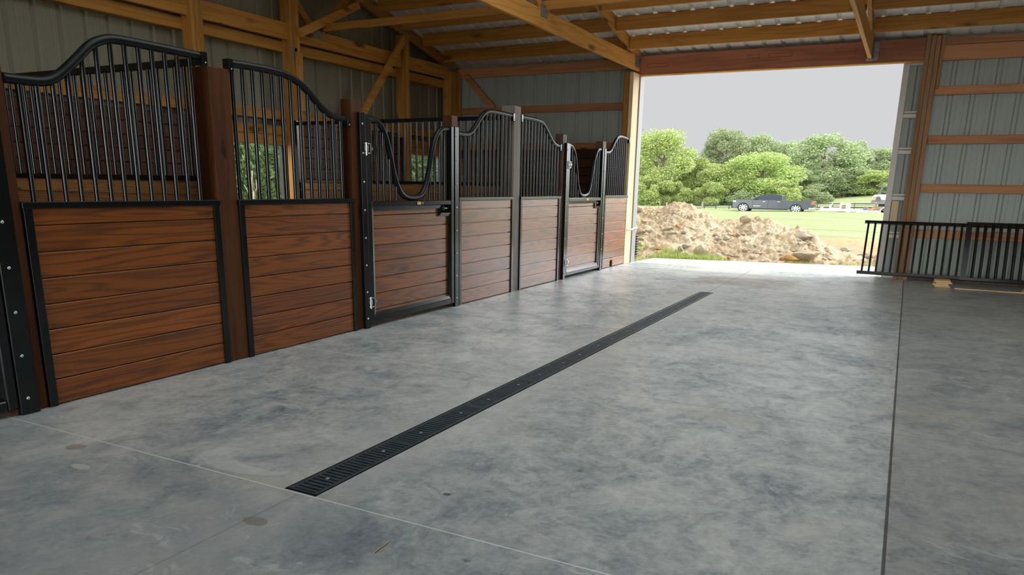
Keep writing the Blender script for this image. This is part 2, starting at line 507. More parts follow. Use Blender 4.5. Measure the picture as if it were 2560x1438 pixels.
def struct(name, mb, mat, **kw):
    return obj(name, mb, mat, kind='structure', **kw)

def catmull(pts, n=8):
    out = []
    P = [Vector(p) for p in pts]
    P = [P[0] * 2 - P[1]] + P + [P[-1] * 2 - P[-2]]
    for i in range(1, len(P) - 2):
        for k in range(n):
            t = k / n
            a, b, c, d = P[i - 1], P[i], P[i + 1], P[i + 2]
            out.append(.5 * ((2 * b) + (c - a) * t + (2 * a - 5 * b + 4 * c - d) * t * t + (3 * b - a - 3 * c + d) * t ** 3))
    out.append(P[-2])
    return out

# ------------------------------------------------------------------ the building
XF = -3.678            # face of the stall fronts
GX = -6.98             # siding of the left end wall
FY = 11.12             # siding of the far wall
SLOPE = .24
RIDGE_Y = 1.5
NEAR_Y = -8.0
def roof_z(y):         # underside of the roofing
    return 3.12 + SLOPE * (10.48 - y) if y >= RIDGE_Y else 3.12 + SLOPE * (10.48 - RIDGE_Y) - SLOPE * (RIDGE_Y - y)

def ribbed(mb, u0, u1, v_pts, place, pitch=.237, rib=.02, start=0.0):
    """sheet with a trapezoid rib each pitch and two low ribs between; place(u, off, v) -> xyz"""
    us = []
    k = math.floor((u0 - start) / pitch)
    u = start + k * pitch
    while u < u1 + pitch:
        for du, h in ((-.032, 0), (-.016, rib), (.016, rib), (.032, 0), (.072, 0), (.08, .0015), (.088, 0), (.149, 0), (.157, .0015), (.165, 0)):
            if u0 <= u + du <= u1: us.append((u + du, h))
        u += pitch
    us = [(u0, 0)] + us + [(u1, 0)]
    vs = [place(a, h, v) for (a, h) in us for v in v_pts]
    n = len(v_pts); fs = []
    for i in range(len(us) - 1):
        for j in range(n - 1):
            fs.append((i * n + j, (i + 1) * n + j, (i + 1) * n + j + 1, i * n + j + 1))
    mb.add(vs, fs)

# floor slab with a slot for the trench drain, and the apron outside
DX0, DX1, DY0, DY1 = -1.935, -1.785, 1.915, 8.30
fl = MB()
def slab(poly):
    n = len(poly)
    fl.add([(x, y, 0) for x, y in poly] + [(x, y, -.12) for x, y in poly],
           [tuple(range(n)), tuple(range(2 * n - 1, n - 1, -1))] + [(i, i + n, (i + 1) % n + n, (i + 1) % n) for i in range(n)])
slab([(-6.98, -9.2), (5.6, -9.2), (5.6, DY0), (-6.98, DY0)])
slab([(-6.98, DY0), (DX0, DY0), (DX0, DY1), (-6.98, DY1)])
slab([(DX1, DY0), (5.6, DY0), (5.6, DY1), (DX1, DY1)])
slab([(-6.98, DY1), (5.6, DY1), (5.6, 11.1), (-6.98, 11.1)])
slab([(-3.66, 11.1), (.6, 11.1), (.6, 12.95), (-3.58, 11.95)])
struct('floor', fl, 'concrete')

# walls
w = MB()
w_open = [(5.98, 7.185, .82, 1.545), (9.84, 10.76, .82, 1.545)]
def left_place(u, h, z): return (GX - h, u, z)
def left_piece(y0, y1, z0, z1f):
    ys = [y0, y1]
    us_n = 1
    zs = (z0, None)
    ribbed(w, y0, y1, (0, 1), lambda u, h, v: (GX - h, u, z0 if v == 0 else z1f(u)), start=.05)
rz = lambda y: roof_z(y)
left_piece(NEAR_Y, 1.5, -.02, rz)
left_piece(1.5, 5.98, -.02, rz)
left_piece(7.185, 9.84, -.02, rz)
left_piece(10.76, FY, -.02, rz)
for (a, b, z0, z1) in w_open:
    left_piece(a, b, -.02, lambda u, z0=z0: z0)
    left_piece(a, b, z1, rz)
struct('wall_left', w, 'sheet_wall')
w = MB()
ribbed(w, GX, -3.67, (0, 1), lambda u, h, v: (u, FY + h, -.02 if v == 0 else roof_z(FY) + .021), start=-6.35)
ribbed(w, -.04, 5.6, (0, 1), lambda u, h, v: (u, FY + h, -.02 if v == 0 else roof_z(FY) + .021), start=.295)
ribbed(w, -3.67, -.04, (0, 1), lambda u, h, v: (u, FY + h, 2.72 if v == 0 else roof_z(FY) + .021), start=.295)
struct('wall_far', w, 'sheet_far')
w = MB()
ribbed(w, GX, -3.7, (0, 1), lambda u, h, v: (u, NEAR_Y - h, -.02 if v == 0 else roof_z(NEAR_Y)))
ribbed(w, 1.6, 5.6, (0, 1), lambda u, h, v: (u, NEAR_Y - h, -.02 if v == 0 else roof_z(NEAR_Y)))
ribbed(w, -3.7, 1.6, (0, 1), lambda u, h, v: (u, NEAR_Y - h, 2.72 if v == 0 else roof_z(NEAR_Y)))
struct('wall_near', w, 'sheet_wall')
w = MB()
for a, b, z0 in ((NEAR_Y, -6.5, -.02), (-6.5, -2.0, 2.72), (-2.0, 1.5, -.02), (1.5, FY, -.02)):
    ribbed(w, a, b, (0, 1), lambda u, h, v, z0=z0: (5.55 + h, u, z0 if v == 0 else roof_z(u)))
struct('wall_right', w, 'sheet_wall')
w = MB()
def roofing(x0, x1, ys):
    ribbed(w, x0, x1, tuple(range(len(ys))), lambda u, h, v: (u, ys[v], roof_z(ys[v]) + h), start=.17)
SKX0, SKX1, SKY0, SKY1 = -3.3, 1.6, 2.3, 7.1      # translucent roof panels added to brighten the floor, above the viewer's field of view
roofing(GX - .2, 5.7, [11.42, SKY1]); roofing(GX - .2, 5.7, [SKY0, RIDGE_Y]); roofing(GX - .2, 5.7, [RIDGE_Y, NEAR_Y - .4])
for a, b in ((GX - .2, SKX0), (SKX1, 5.7)): roofing(a, b, [SKY1, SKY0])
struct('ceiling', w, 'sheet_roof')
t_ = NT('added_skylight_sheet')
tb = t_.n('BsdfTranslucent'); tb.inputs[0].default_value = (.62, .64, .65, 1)
t_.t.links.new(tb.outputs[0], t_.out.inputs[0]); M['added_roof_panel'] = t_.m
w = MB()
roofing(SKX0, SKX1, [SKY1, SKY0])
struct('window_3', w, 'added_roof_panel')

# timber frame --------------------------------------------------------------
def timber(name, label, cat, mat, boxes, base, group=None, c=.004):
    mb = MB()
    for b in boxes: mb.box(*b, c=c)
    return obj(name, mb, mat, base=base, label=label, cat=cat, group=group)
PX0, PX1 = -6.87, -6.72
posts = [
    (2.05, 2.2, 'square timber wall post at the near end of the plank-lined left wall'),
    (5.77, 5.92, 'timber wall post rising behind the big S-curved rail nearest the camera'),
    (7.19, 7.34, 'timber wall post right of the nearer window opening, sunlit low down'),
    (9.47, 9.61, 'timber wall post left of the farther window opening in the left wall'),
    (10.74, 11.058, 'timber corner post where the left wall meets the far wall'),
]
for a, b, lab in posts:
    mb = MB()
    zt = roof_z((a + b) / 2) - .16
    third = min(.05, (b - a) / 3) if b - a < .16 else (b - a) / 3
    for k in range(3):
        mb.box(PX0, PX1 + (.004 if k == 1 else 0), a + k * third, a + (k + 1) * third - .002, 0, zt, c=.003)
    p = thing('wall_post', lab, 'post', (PX0, (a + b) / 2, 0))
    obj('timber', mb, 'rawZ', p)
    if a in (7.19,):
        q = MB(); q.box(PX1, PX1 + .004, a - .0, a + .09, 2.50, 2.66); obj('nail_plate', q, 'plate', p)
        q = MB(); q.box(PX1, PX1 + .035, a + .055, b, 1.95, 2.62, c=.003); obj('cleat', q, 'rawZ', p)

# girts on the left wall
def girt(label, x0, x1, y0, y1, z0, z1, mat, cat='wall girt', name='wall_girt'):
    mb = MB(); mb.box(x0, x1, y0, y1, z0, z1, c=.004)
    return obj(name, mb, mat, base=((x0 + x1) / 2, (y0 + y1) / 2, z0), label=label, cat=cat)
GA, GB = GX + .012, PX0
girt('long horizontal girt on the left wall just above the dark plank lining', GA, GB, -.5, 10.74, 1.835, 1.95, 'rawY')
girt('upper board of the doubled header over the nearer window opening', GA + .03, GB + .02, 5.93, 7.19, 1.655, 1.762, 'rawY', 'window header', 'window_header')
girt('lower board of the doubled header over the nearer window opening', GA + .03, GB + .02, 5.93, 7.19, 1.546, 1.652, 'rawY', 'window header', 'window_header')
girt('upper board of the doubled header over the farther window opening', GA + .03, GB + .02, 9.62, 10.74, 1.655, 1.762, 'rawY', 'window header', 'window_header')
girt('lower board of the doubled header over the farther window opening', GA + .03, GB + .02, 9.62, 10.74, 1.546, 1.652, 'rawY', 'window header', 'window_header')
girt('lower stacked ledger board across the left wall, under the truss chord', GA, GB + .01, -.5, 10.74, 2.615, 2.735, 'rawY', 'ledger board', 'ledger_board')
M['window_edge'] = sheet('window_edge_trim', (.05, .055, .045))
# window side trim (grey metal edge) for the openings
for n, (a, b, z0, z1) in enumerate(w_open):
    mb = MB()
    mb.box(GX - .02, GX + .03, a - .012, a, z0, z1); mb.box(GX - .02, GX + .03, b - .006, b + .004, z0, z1)
    mb.box(GX - .02, GX + .1, a - .025, b + .025, z0 - .03, z0); 
    struct('window_%d' % (n + 1), mb, 'window_edge')

# plank lining (kickboards)
def plank_wall(name, label, u0, u1, z_top, place, mat, pitch=.1265, parent=None, cat='plank lining', base=None):
    mb = MB(); z = .01
    while z < z_top - .01:
        z1 = min(z + pitch - .004, z_top)
        place(mb, u0, u1, z, z1)
        z += pitch
    return obj(name, mb, mat, parent, base=base, label=label, cat=cat) if parent is None else obj(name, mb, mat, parent)
L_in = lambda mb, a, b, z0, z1: mb.box(PX1 - .05, PX1 - .002, a, b, z0, z1, c=.005)
M['liningY'] = wood('dark_lining_wood', (.022, .008, .0035), (.085, .028, .011), 1, .5, .35, island=.45)
M['liningX'] = wood('dark_end_lining_wood', (.022, .008, .0035), (.085, .028, .011), 0, .5, .35, island=.45)
plank_wall('plank_lining', 'dark plank lining on the left wall behind the nearest barred panel', -.5, 2.045, 1.77, L_in, 'liningY', base=(PX1, .8, 0))
plank_wall('plank_lining', 'dark plank lining on the left wall between two posts, before the nearer window opening', 2.205, 5.765, 1.77, L_in, 'liningY', base=(PX1, 4, 0))
plank_wall('plank_lining', 'dark plank lining on the left wall between the two window openings', 7.345, 9.465, 1.77, L_in, 'liningY', base=(PX1, 8.4, 0))
F_in = lambda mb, a, b, z0, z1: mb.box(a, b, 10.9, 10.945, z0, z1, c=.005)
plank_wall('plank_lining', 'dark plank lining on the far wall, seen through the dip of the far stall door', -6.72, -3.865, 1.665, F_in, 'liningX', base=(-5.3, 10.92, 0))

# far wall girts
def fgirt(label, x0, x1, z0, z1, mat='girtX', y0=11.06, y1=11.11, name='wall_girt', cat='wall girt'):
    mb = MB(); mb.box(x0, x1, y0, y1, z0, z1, c=.004)
    return obj(name, mb, mat, base=((x0 + x1) / 2, y1, z0), label=label, cat=cat)
fgirt('girt across the far wall left of the doorway, below the knee brace', -6.86, -3.80, 2.228, 2.33)
fgirt('lowest visible girt on the far wall left of the doorway, above the stall fronts', -6.86, -3.80, 1.655, 1.765)
fgirt('eave board along the top of the far wall left of the doorway', -6.86, -3.80, 2.79, 2.935, name='eave_board', cat='eave board')
fgirt('upper of two eave boards on the far wall right of the doorway', .115, 5.5, 2.862, 2.945, name='eave_board', cat='eave board')
fgirt('wider lower eave board with dark knots on the far wall right of the doorway', .115, 5.5, 2.682, 2.858, name='eave_board', cat='eave board')
for z0, z1, lab in ((2.285, 2.385, 'highest girt on the far wall right of the doorway, with a long split'),
                    (1.706, 1.808, 'second girt down on the far wall right of the doorway'),
                    (1.116, 1.22, 'third girt down on the far wall right of the doorway, above the leaning railings'),
                    (.545, .652, 'lowest girt on the far wall, behind the leaning black railings')):
    fgirt(lab, .115, 5.5, z0, z1)
mb = MB(); mb.box(.12, 5.5, 11.06, 11.11, .0, .045, c=.004)
obj('skirt_board', mb, 'brownZ', base=(2.5, 11.1, 0), label='skirt board at the foot of the far wall behind the railings', cat='skirt board')

# doorway posts, header, jambs
d = thing('door_post', 'timber post on the left side of the big doorway, behind the last stall panel', 'post', (-3.78, 10.97, 0))
mb = MB(); mb.box(-3.865, -3.73, 10.88, 11.058, 0, 2.73, c=.004); obj('timber', mb, 'rawZ', d)
mb = MB(); mb.box(-3.728, -3.672, 10.73, 11.1, 0, 2.70, c=.004); obj('jamb_board', mb, 'paleZ', d, label='pale jamb board on the doorway side')
mb = MB(); mb.box(-3.67, -3.655, 11.0, 11.17, 0, 2.70); obj('edge_trim', mb, 'edge_grey', d, label='grey metal edge trim')
mb = MB(); mb.tube(catmull([(-3.70, 10.74, .52), (-3.655, 10.80, .505), (-3.64, 10.92, .50), (-3.645, 11.05, .515), (-3.64, 11.15, .51)], 5), .012, 8); obj('tie_cord', mb, 'string', d, smooth=True, label='white cord tied round the jamb')
d = thing('door_post', 'three-ply timber post right of the big doorway, in front of the sliding leaf', 'post', (.03, 11.03, 0))
for k in range(3):
    mb = MB(); mb.box(-.052 + k * .0545, -.052 + (k + 1) * .0545 - .003, 11.0 - (.006 if k == 1 else 0), 11.115, 0, 2.985 - .01 * k, c=.003)
    obj('ply', mb, 'girtZ', d)
mb = MB(); mb.box(.113, .15, 11.02, 11.1, 2.36, 2.97, c=.003); obj('nailer', mb, 'girtZ', d)
h = thing('door_header', 'long reddish laminated header beam over the big doorway', 'header beam', (-1.86, 11.05, 2.69))
for k in range(3):
    mb = MB(); mb.box(-3.73, -.056, 11.0 + k * .037, 11.0 + k * .037 + .035, 2.695, 2.945, c=.002); obj('ply', mb, 'header', h)
mb = MB(); mb.box(-3.67, -.056, 10.995, 11.115, 2.68, 2.694, c=.002); obj('edge_strip', mb, 'rawX', h, label='orange strip along the lower edge')
# faint rubbed-out stamps on the header face, no readable letters
M['stamp'] = plain('faded_ink', (.2, .075, .042), .8, 0, .2, .2, 9)
for (cx, cz, ww, hh) in ((-3.42, 2.81, .3, .05), (-2.1, 2.85, .16, .045), (-1.75, 2.85, .3, .05), (-.95, 2.86, .26, .04)):
    t_ = .006; mb = MB()
    o_ = [(cx - ww / 2, cz - hh / 2), (cx + ww / 2, cz - hh / 2), (cx + ww / 2, cz + hh / 2), (cx - ww / 2, cz + hh / 2)]
    i_ = [(cx - ww / 2 + t_, cz - hh / 2 + t_), (cx + ww / 2 - t_, cz - hh / 2 + t_), (cx + ww / 2 - t_, cz + hh / 2 - t_), (cx - ww / 2 + t_, cz + hh / 2 - t_)]
    mb.add([(a, 10.9985, b) for a, b in o_ + i_] + [(a, 11.0, b) for a, b in o_ + i_],
           [(k, (k + 1) % 4, (k + 1) % 4 + 4, k + 4) for k in range(4)] + [(k, k + 8, (k + 1) % 4 + 8, (k + 1) % 4) for k in range(4)] + [(k + 4, (k + 1) % 4 + 4, (k + 1) % 4 + 12, k + 12) for k in range(4)])
    obj('faded_stamp', mb, 'stamp', h)
# track cover outside above the doorway
mb = MB(); mb.box(-4.0, 4.2, 11.16, 11.34, 2.79, 2.88, c=.01)
obj('door_track', mb, 'door_frame', base=(0, 11.25, 2.79), label='long metal sliding door track cover outside above the doorway', cat='door track')
# sliding leaf parked right of the doorway, outside the wall
d = thing('sliding_door', 'grey steel sliding door leaf parked outside, showing left edge beside the right doorway post', 'sliding door', (1.4, 11.24, 0))
mb = MB(); mb.box(-.272, -.2, 11.20, 11.30, .02, 2.76, c=.004)
for k in range(3): mb.box(-.268 + .022 * k, -.262 + .022 * k, 11.19, 11.2, .02, 2.76)
obj('stile', mb, 'door_frame', d, label='ribbed pale edge stile')
mb = MB()
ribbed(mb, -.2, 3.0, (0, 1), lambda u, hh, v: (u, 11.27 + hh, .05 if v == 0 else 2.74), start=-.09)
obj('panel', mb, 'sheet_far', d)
for z in (2.72, 2.09, 1.645, 1.062, .575, .05):
    mb = MB()
    mb.box(-.2, 3.0, 11.205, 11.262, z - .052, z - .004, c=.004); mb.box(-.2, 3.0, 11.22, 11.262, z + .004, z + .03, c=.004)
    obj('rail', mb, 'door_frame', d)
mb = MB(); mb.box(-.19, -.105, 11.2, 11.25, .72, 1.0, c=.003); obj('wood_block', mb, 'paleZ', d, label='short raw wood block screwed to the leaf')

# roof purlins
py = [10.48, 9.905, 9.36, 8.83, 8.30, 7.77, 7.24, 6.7]
ordn = ['first purlin up from the doorway eave', 'second purlin up from the doorway eave', 'third purlin up from the doorway eave',
        'fourth purlin up from the doorway eave', 'fifth purlin up from the doorway eave', 'sixth purlin up from the doorway eave',
        'seventh purlin up from the doorway eave', 'eighth purlin up from the doorway eave']
TRX = [-6.70, -3.69, -.66, 2.4]
bays = [(-6.67, -3.72, 'the stall bay on the left'), (-3.66, -.69, 'the bay over the doorway'), (-.63, 2.37, 'the bay on the far right')]
for y, o_ in zip(py, ordn):
    for bx0, bx1, bl in bays:
        mb = MB()
        zt = roof_z(y) - .004
        mb.box(bx0, bx1, y - .019, y + .019, zt - .165, zt, c=.003)
        obj('roof_purlin', mb, 'rawX', base=((bx0 + bx1) / 2, y, zt - .14), label='lumber %s in %s' % (o_, bl), cat='purlin')

# trusses (run along Y, bear on the far wall posts)
def truss(x, label, zc=2.735, wide=.045, y_near=-7.9, heel_y=10.97):
    t = thing('roof_truss', label, 'roof truss', (x, heel_y, zc))
    mb = MB(); mb.box(x - wide / 2, x + wide / 2, y_near, heel_y, zc, zc + .185, c=.003); obj('bottom_chord', mb, 'rawY', t)
    def tc(y): return roof_z(y) - .006
    mb = MB()
    prof = [(heel_y + .02, tc(heel_y + .02)), (RIDGE_Y, tc(RIDGE_Y)), (RIDGE_Y, tc(RIDGE_Y) - .15), (heel_y - .25, tc(heel_y - .25) - .15), (heel_y + .02, tc(heel_y) - .15)]
    mb.prism([(a, b) for a, b in prof], 0, x - wide / 2, x + wide / 2); obj('top_chord', mb, 'rawY', t)
    mb = MB()
    prof = [(-7.9, tc(-7.9)), (RIDGE_Y, tc(RIDGE_Y)), (RIDGE_Y, tc(RIDGE_Y) - .15), (-7.9, tc(-7.9) - .15)]
    mb.prism(prof, 0, x - wide / 2, x + wide / 2); obj('top_chord', mb, 'rawY', t)
    jb = 7.72; jt = 8.42
    zb = zc + .16
    def web(y0, z0, y1, z1):
        mb = MB(); mb.beam((x, y0, z0), (x, y1, z1), wide * .9, .09, Vector((0, 1, .3))); obj('web', mb, 'rawY', t)
    web(jb + .03, zb, jt, tc(jt) - .1)
    web(jb - .03, zb, 6.45, tc(6.45) - .1)
    web(4.6, zb, 6.38, tc(6.38) - .1)
    web(4.57, zb, RIDGE_Y + .05, tc(RIDGE_Y) - .1)
    web(-1.6, zb, RIDGE_Y - .05, tc(RIDGE_Y) - .1)
    for (cy0, cz0, hw, hh) in ((jb, zc + .165, .085, .06), (jt, tc(jt) - .1, .07, .06), (heel_y - .13, zc + .12, .1, .085)):
        for sx in (-1, 1):
            mb = MB(); xx = x + sx * (wide / 2 + .0015)
            mb.box(xx - .0015, xx + .0015, cy0 - hw, cy0 + hw, cz0 - hh, cz0 + hh); obj('nail_plate', mb, 'plate', t)
    return t
truss(-6.79, 'timber roof truss lying against the left end wall', zc=2.742)
truss(-3.69, 'sunlit timber roof truss bearing on the left doorway post')
t3 = truss(-.66, 'timber roof truss hung from the header over the doorway', zc=2.735, heel_y=10.985)
mb = MB(); mb.box(-.705, -.615, 10.93, 11.0, 2.712, 2.734); mb.box(-.625, -.57, 10.988, 10.999, 2.72, 2.93)
obj('joist_hanger', mb, 'plate', t3, label='galvanised hanger')
# long brace on top of the chords
mb = MB(); mb.box(-6.78, 2.4, 7.76, 7.80, 2.93, 3.015, c=.003)
obj('lateral_brace', mb, 'rawX', base=(-2, 7.78, 2.93), label='long slender brace running across the tops of the truss chords', cat='brace')
def brace(label, p, q, mat, wdt=.04, hgt=.095, roll=Vector((0, 1, .3))):
    mb = MB(); mb.beam(p, q, wdt, hgt, roll)
    return obj('brace', mb, mat, base=tuple((Vector(p) + Vector(q)) / 2), label=label, cat='brace')
brace('diagonal brace on the left wall rising right from the window post to the truss', (-6.68, 7.3, 2.83), (-6.68, 8.42, 3.36), 'rawY')
brace('long diagonal brace falling left from the far wall post across the left wall', (-6.68, 9.42, 3.12), (-6.68, 8.3, 1.86), 'rawY')
brace('knee brace in the far left corner, running from corner post down to the girt', (-6.62, 11.04, 2.82), (-6.1, 11.04, 2.3), 'girtX', .04, .1, Vector((1, 0, 1)))

# ------------------------------------------------------------------ stall fronts
def stall_post(y0, y1, top, label, mat='stainZ', strip=None, deep=.155):
    p = thing('stall_post', label, 'post', (XF - .075, (y0 + y1) / 2, 0))
    mb = MB(); mb.box(XF - deep, XF - .002, y0, y1, 0, top, c=.004)
    obj('timber', mb, mat, p)
    if strip:
        a, b, zt = strip
        mb = MB(); mb.box(XF - .001, XF + .03, a, b, .0, zt, c=.003)
        s = obj('strip', mb, 'black', p, label='black bolted steel strip')
        for k in range(8):
            z = .08 + k * (zt - .16) / 7
            bm_ = MB(); bm_.sphere((XF + .031, a + (b - a) * .42, z), (.006, .0085, .0085), 8, 5); obj('bolt', bm_, 'bolt', s, smooth=True)
    return p
P_Z = (XF, XF)
stall_post(1.945, 2.098, 1.70, 'dark stained stall post at the left edge of the picture', strip=(1.95, 2.04, 1.62))
stall_post(3.25, 3.405, 1.755, 'stout dark stained stall post between the two nearest barred panels')
stall_post(4.515, 4.63, 1.707, 'dark stained stall post carrying the hinges of the nearer stall door', deep=.1, strip=(4.575, 4.634, 1.618))
stall_post(5.895, 5.998, 1.71, 'stained stall post on the latch side of the nearer stall door', deep=.1, strip=(5.897, 5.965, 1.612))
stall_post(7.102, 7.252, 1.905, 'tall weathered grey stall post between two barred panels', mat='greyZ')
stall_post(8.35, 8.46, 1.707, 'stained stall post carrying the hinges of the far stall door', deep=.1, mat='brownZ', strip=(8.40, 8.461, 1.612))
stall_post(9.66, 9.788, 1.702, 'stained stall post on the latch side of the far stall door', deep=.1, mat='brownZ', strip=(9.655, 9.725, 1.608))

BP = .1265
def planks(name, y0, y1, z0, z1, parent, mat='stainY', notch=None, thick=.045, x1=XF):
    mb = MB(); z = 0.008; k = 0
    while z < z1:
        a, b = max(z, z0), min(z + BP - .006, z1)
        if b - a > .012:
            if notch and a < .09:
                n0, n1, nz = notch
                mb.box(x1 - thick, x1, y0, n0, a, b, c=.005); mb.box(x1 - thick, x1, n1, y1, a, b, c=.005)
                pts = [(n0, b), (n0, nz - .03)] + [((n0 + n1) / 2 - (n1 - n0) / 2 * math.cos(PI * i / 8), nz - .03 + .03 * math.sin(PI * i / 8)) for i in range(1, 8)] + [(n1, nz - .03), (n1, b)]
                mb.prism([(q[0], q[1]) for q in pts], 0, x1 - thick, x1 - .001)
            else:
                mb.box(x1 - thick, x1, y0, y1, a, b, c=.0022)
                if b < z1 - .002: mb.box(x1 - thick + .004, x1 - .016, y0, y1, b - .002, min(b + .009, z1))
        z += BP
    return obj(name, mb, mat, parent)
def bar(parent, y, z0, z1, x=XF - .022, r=.0125):
    mb = MB(); mb.tube([(x, y, z0), (x, y, z1)], r, 10, caps=False)
    return obj('bar', mb, 'tube', parent, smooth=True)
def interp(path, y):
    best = None
    for a, b in zip(path[:-1], path[1:]):
        if min(a[0], b[0]) <= y <= max(a[0], b[0]) and abs(b[0] - a[0]) > 1e-6:
            z = a[1] + (b[1] - a[1]) * (y - a[0]) / (b[0] - a[0])
            best = z if best is None else max(best, z)
    return best
def panel(label, y0, y1, rail, bars, notch=None, ends=(True, True), clip=()):
    t = thing('stall_front_panel', label, 'stall panel', (XF, (y0 + y1) / 2, 0), 'barred plank panels of the stall fronts')
    lx = XF + .012
    for a, b in ((y0, y0 + .042), (y1 - .042, y1)):
        if (a == y0 and ends[0]) or (b == y1 and ends[1]):
            mb = MB(); mb.box(XF - .05, lx, a, b, 0.0, .975, c=.002); obj('edge_angle', mb, 'black', t)
    mb = MB(); mb.box(XF - .055, XF + .018, y0 - .006, y1 + .004, .970, 1.001, c=.003); obj('sill_rail', mb, 'black', t)
    planks('plank_infill', y0 + (.04 if ends[0] else .002), y1 - (.04 if ends[1] else .002), .0, .969, t, notch=notch)
    path = catmull([(0, a, b - .022) for a, b in rail], 6)
    mb = MB(); mb.tube([(XF - .022, p.y, p.z) for p in path], .0235, 14); obj('top_rail', mb, 'rail', t, smooth=True)
    p2 = [(p.y, p.z) for p in path]
    for y in bars:
        z = interp(p2, y)
        if z: bar(t, y, 1.0, z)
    for yb, s in clip:
        z = interp(p2, yb - s * .012)
        mb = MB(); mb.box(XF - .048, XF + .006, min(yb, yb - s * .035), max(yb, yb - s * .035), z - .05, z + .022, c=.002); b = obj('clip', mb, 'black', t)
        q = MB(); q.sphere((XF + .007, yb - s * .017, z - .035), .005, 8, 5); obj('bolt', q, 'bolt', b, smooth=True)
    return t
panel('nearest stall front panel, rail rising right in an S curve, widest boards', 2.10, 3.246,
      [(2.1, 1.571), (2.19, 1.571), (2.296, 1.578), (2.367, 1.612), (2.456, 1.689), (2.537, 1.766), (2.595, 1.802), (2.662, 1.823), (2.76, 1.828), (2.941, 1.827), (3.244, 1.824)],
      [2.175 + .0803 * k for k in range(13)], clip=((3.246, 1),))
panel('stall front panel left of the nearer stall door, rail falling right', 3.40, 4.5,
      [(3.402, 1.815), (3.621, 1.82), (3.80, 1.817), (3.90, 1.807), (3.982, 1.785), (4.08, 1.737), (4.187, 1.66), (4.25, 1.622), (4.306, 1.6), (4.37, 1.588), (4.498, 1.579)],
      [3.443 + .0808 * k for k in range(13)], clip=((3.40, -1), (4.5, 1)))
panel('stall front panel right of the nearer stall door, rail rising to tall grey post', 6.0, 7.10,
      [(6.0, 1.588), (6.137, 1.584), (6.231, 1.597), (6.318, 1.648), (6.43, 1.746), (6.522, 1.805), (6.60, 1.826), (6.70, 1.83), (6.85, 1.83), (7.1, 1.826)],
      [6.065 + .0805 * k for k in range(13)], clip=((7.10, 1),))
panel('stall front panel between tall grey post and far stall door, rail falling right', 7.254, 8.304,
      [(7.256, 1.833), (7.553, 1.832), (7.67, 1.828), (7.76, 1.82), (7.84, 1.795), (7.973, 1.705), (8.06, 1.645), (8.13, 1.61), (8.22, 1.59), (8.304, 1.588)],
      [7.31 + .0785 * k for k in range(13)], clip=((7.254, -1), (8.304, 1)))
panel('last stall front panel beside the big doorway, sunlit edge and mouse-hole notch', 9.79, 10.728,
      [(9.79, 1.586), (9.915, 1.586), (10.005, 1.615), (10.147, 1.73), (10.25, 1.794), (10.34, 1.817), (10.45, 1.82), (10.725, 1.806)],
      [9.845 + .0785 * k for k in range(11)], notch=(10.13, 10.235, .105), ends=(True, False), clip=((10.725, 1),))

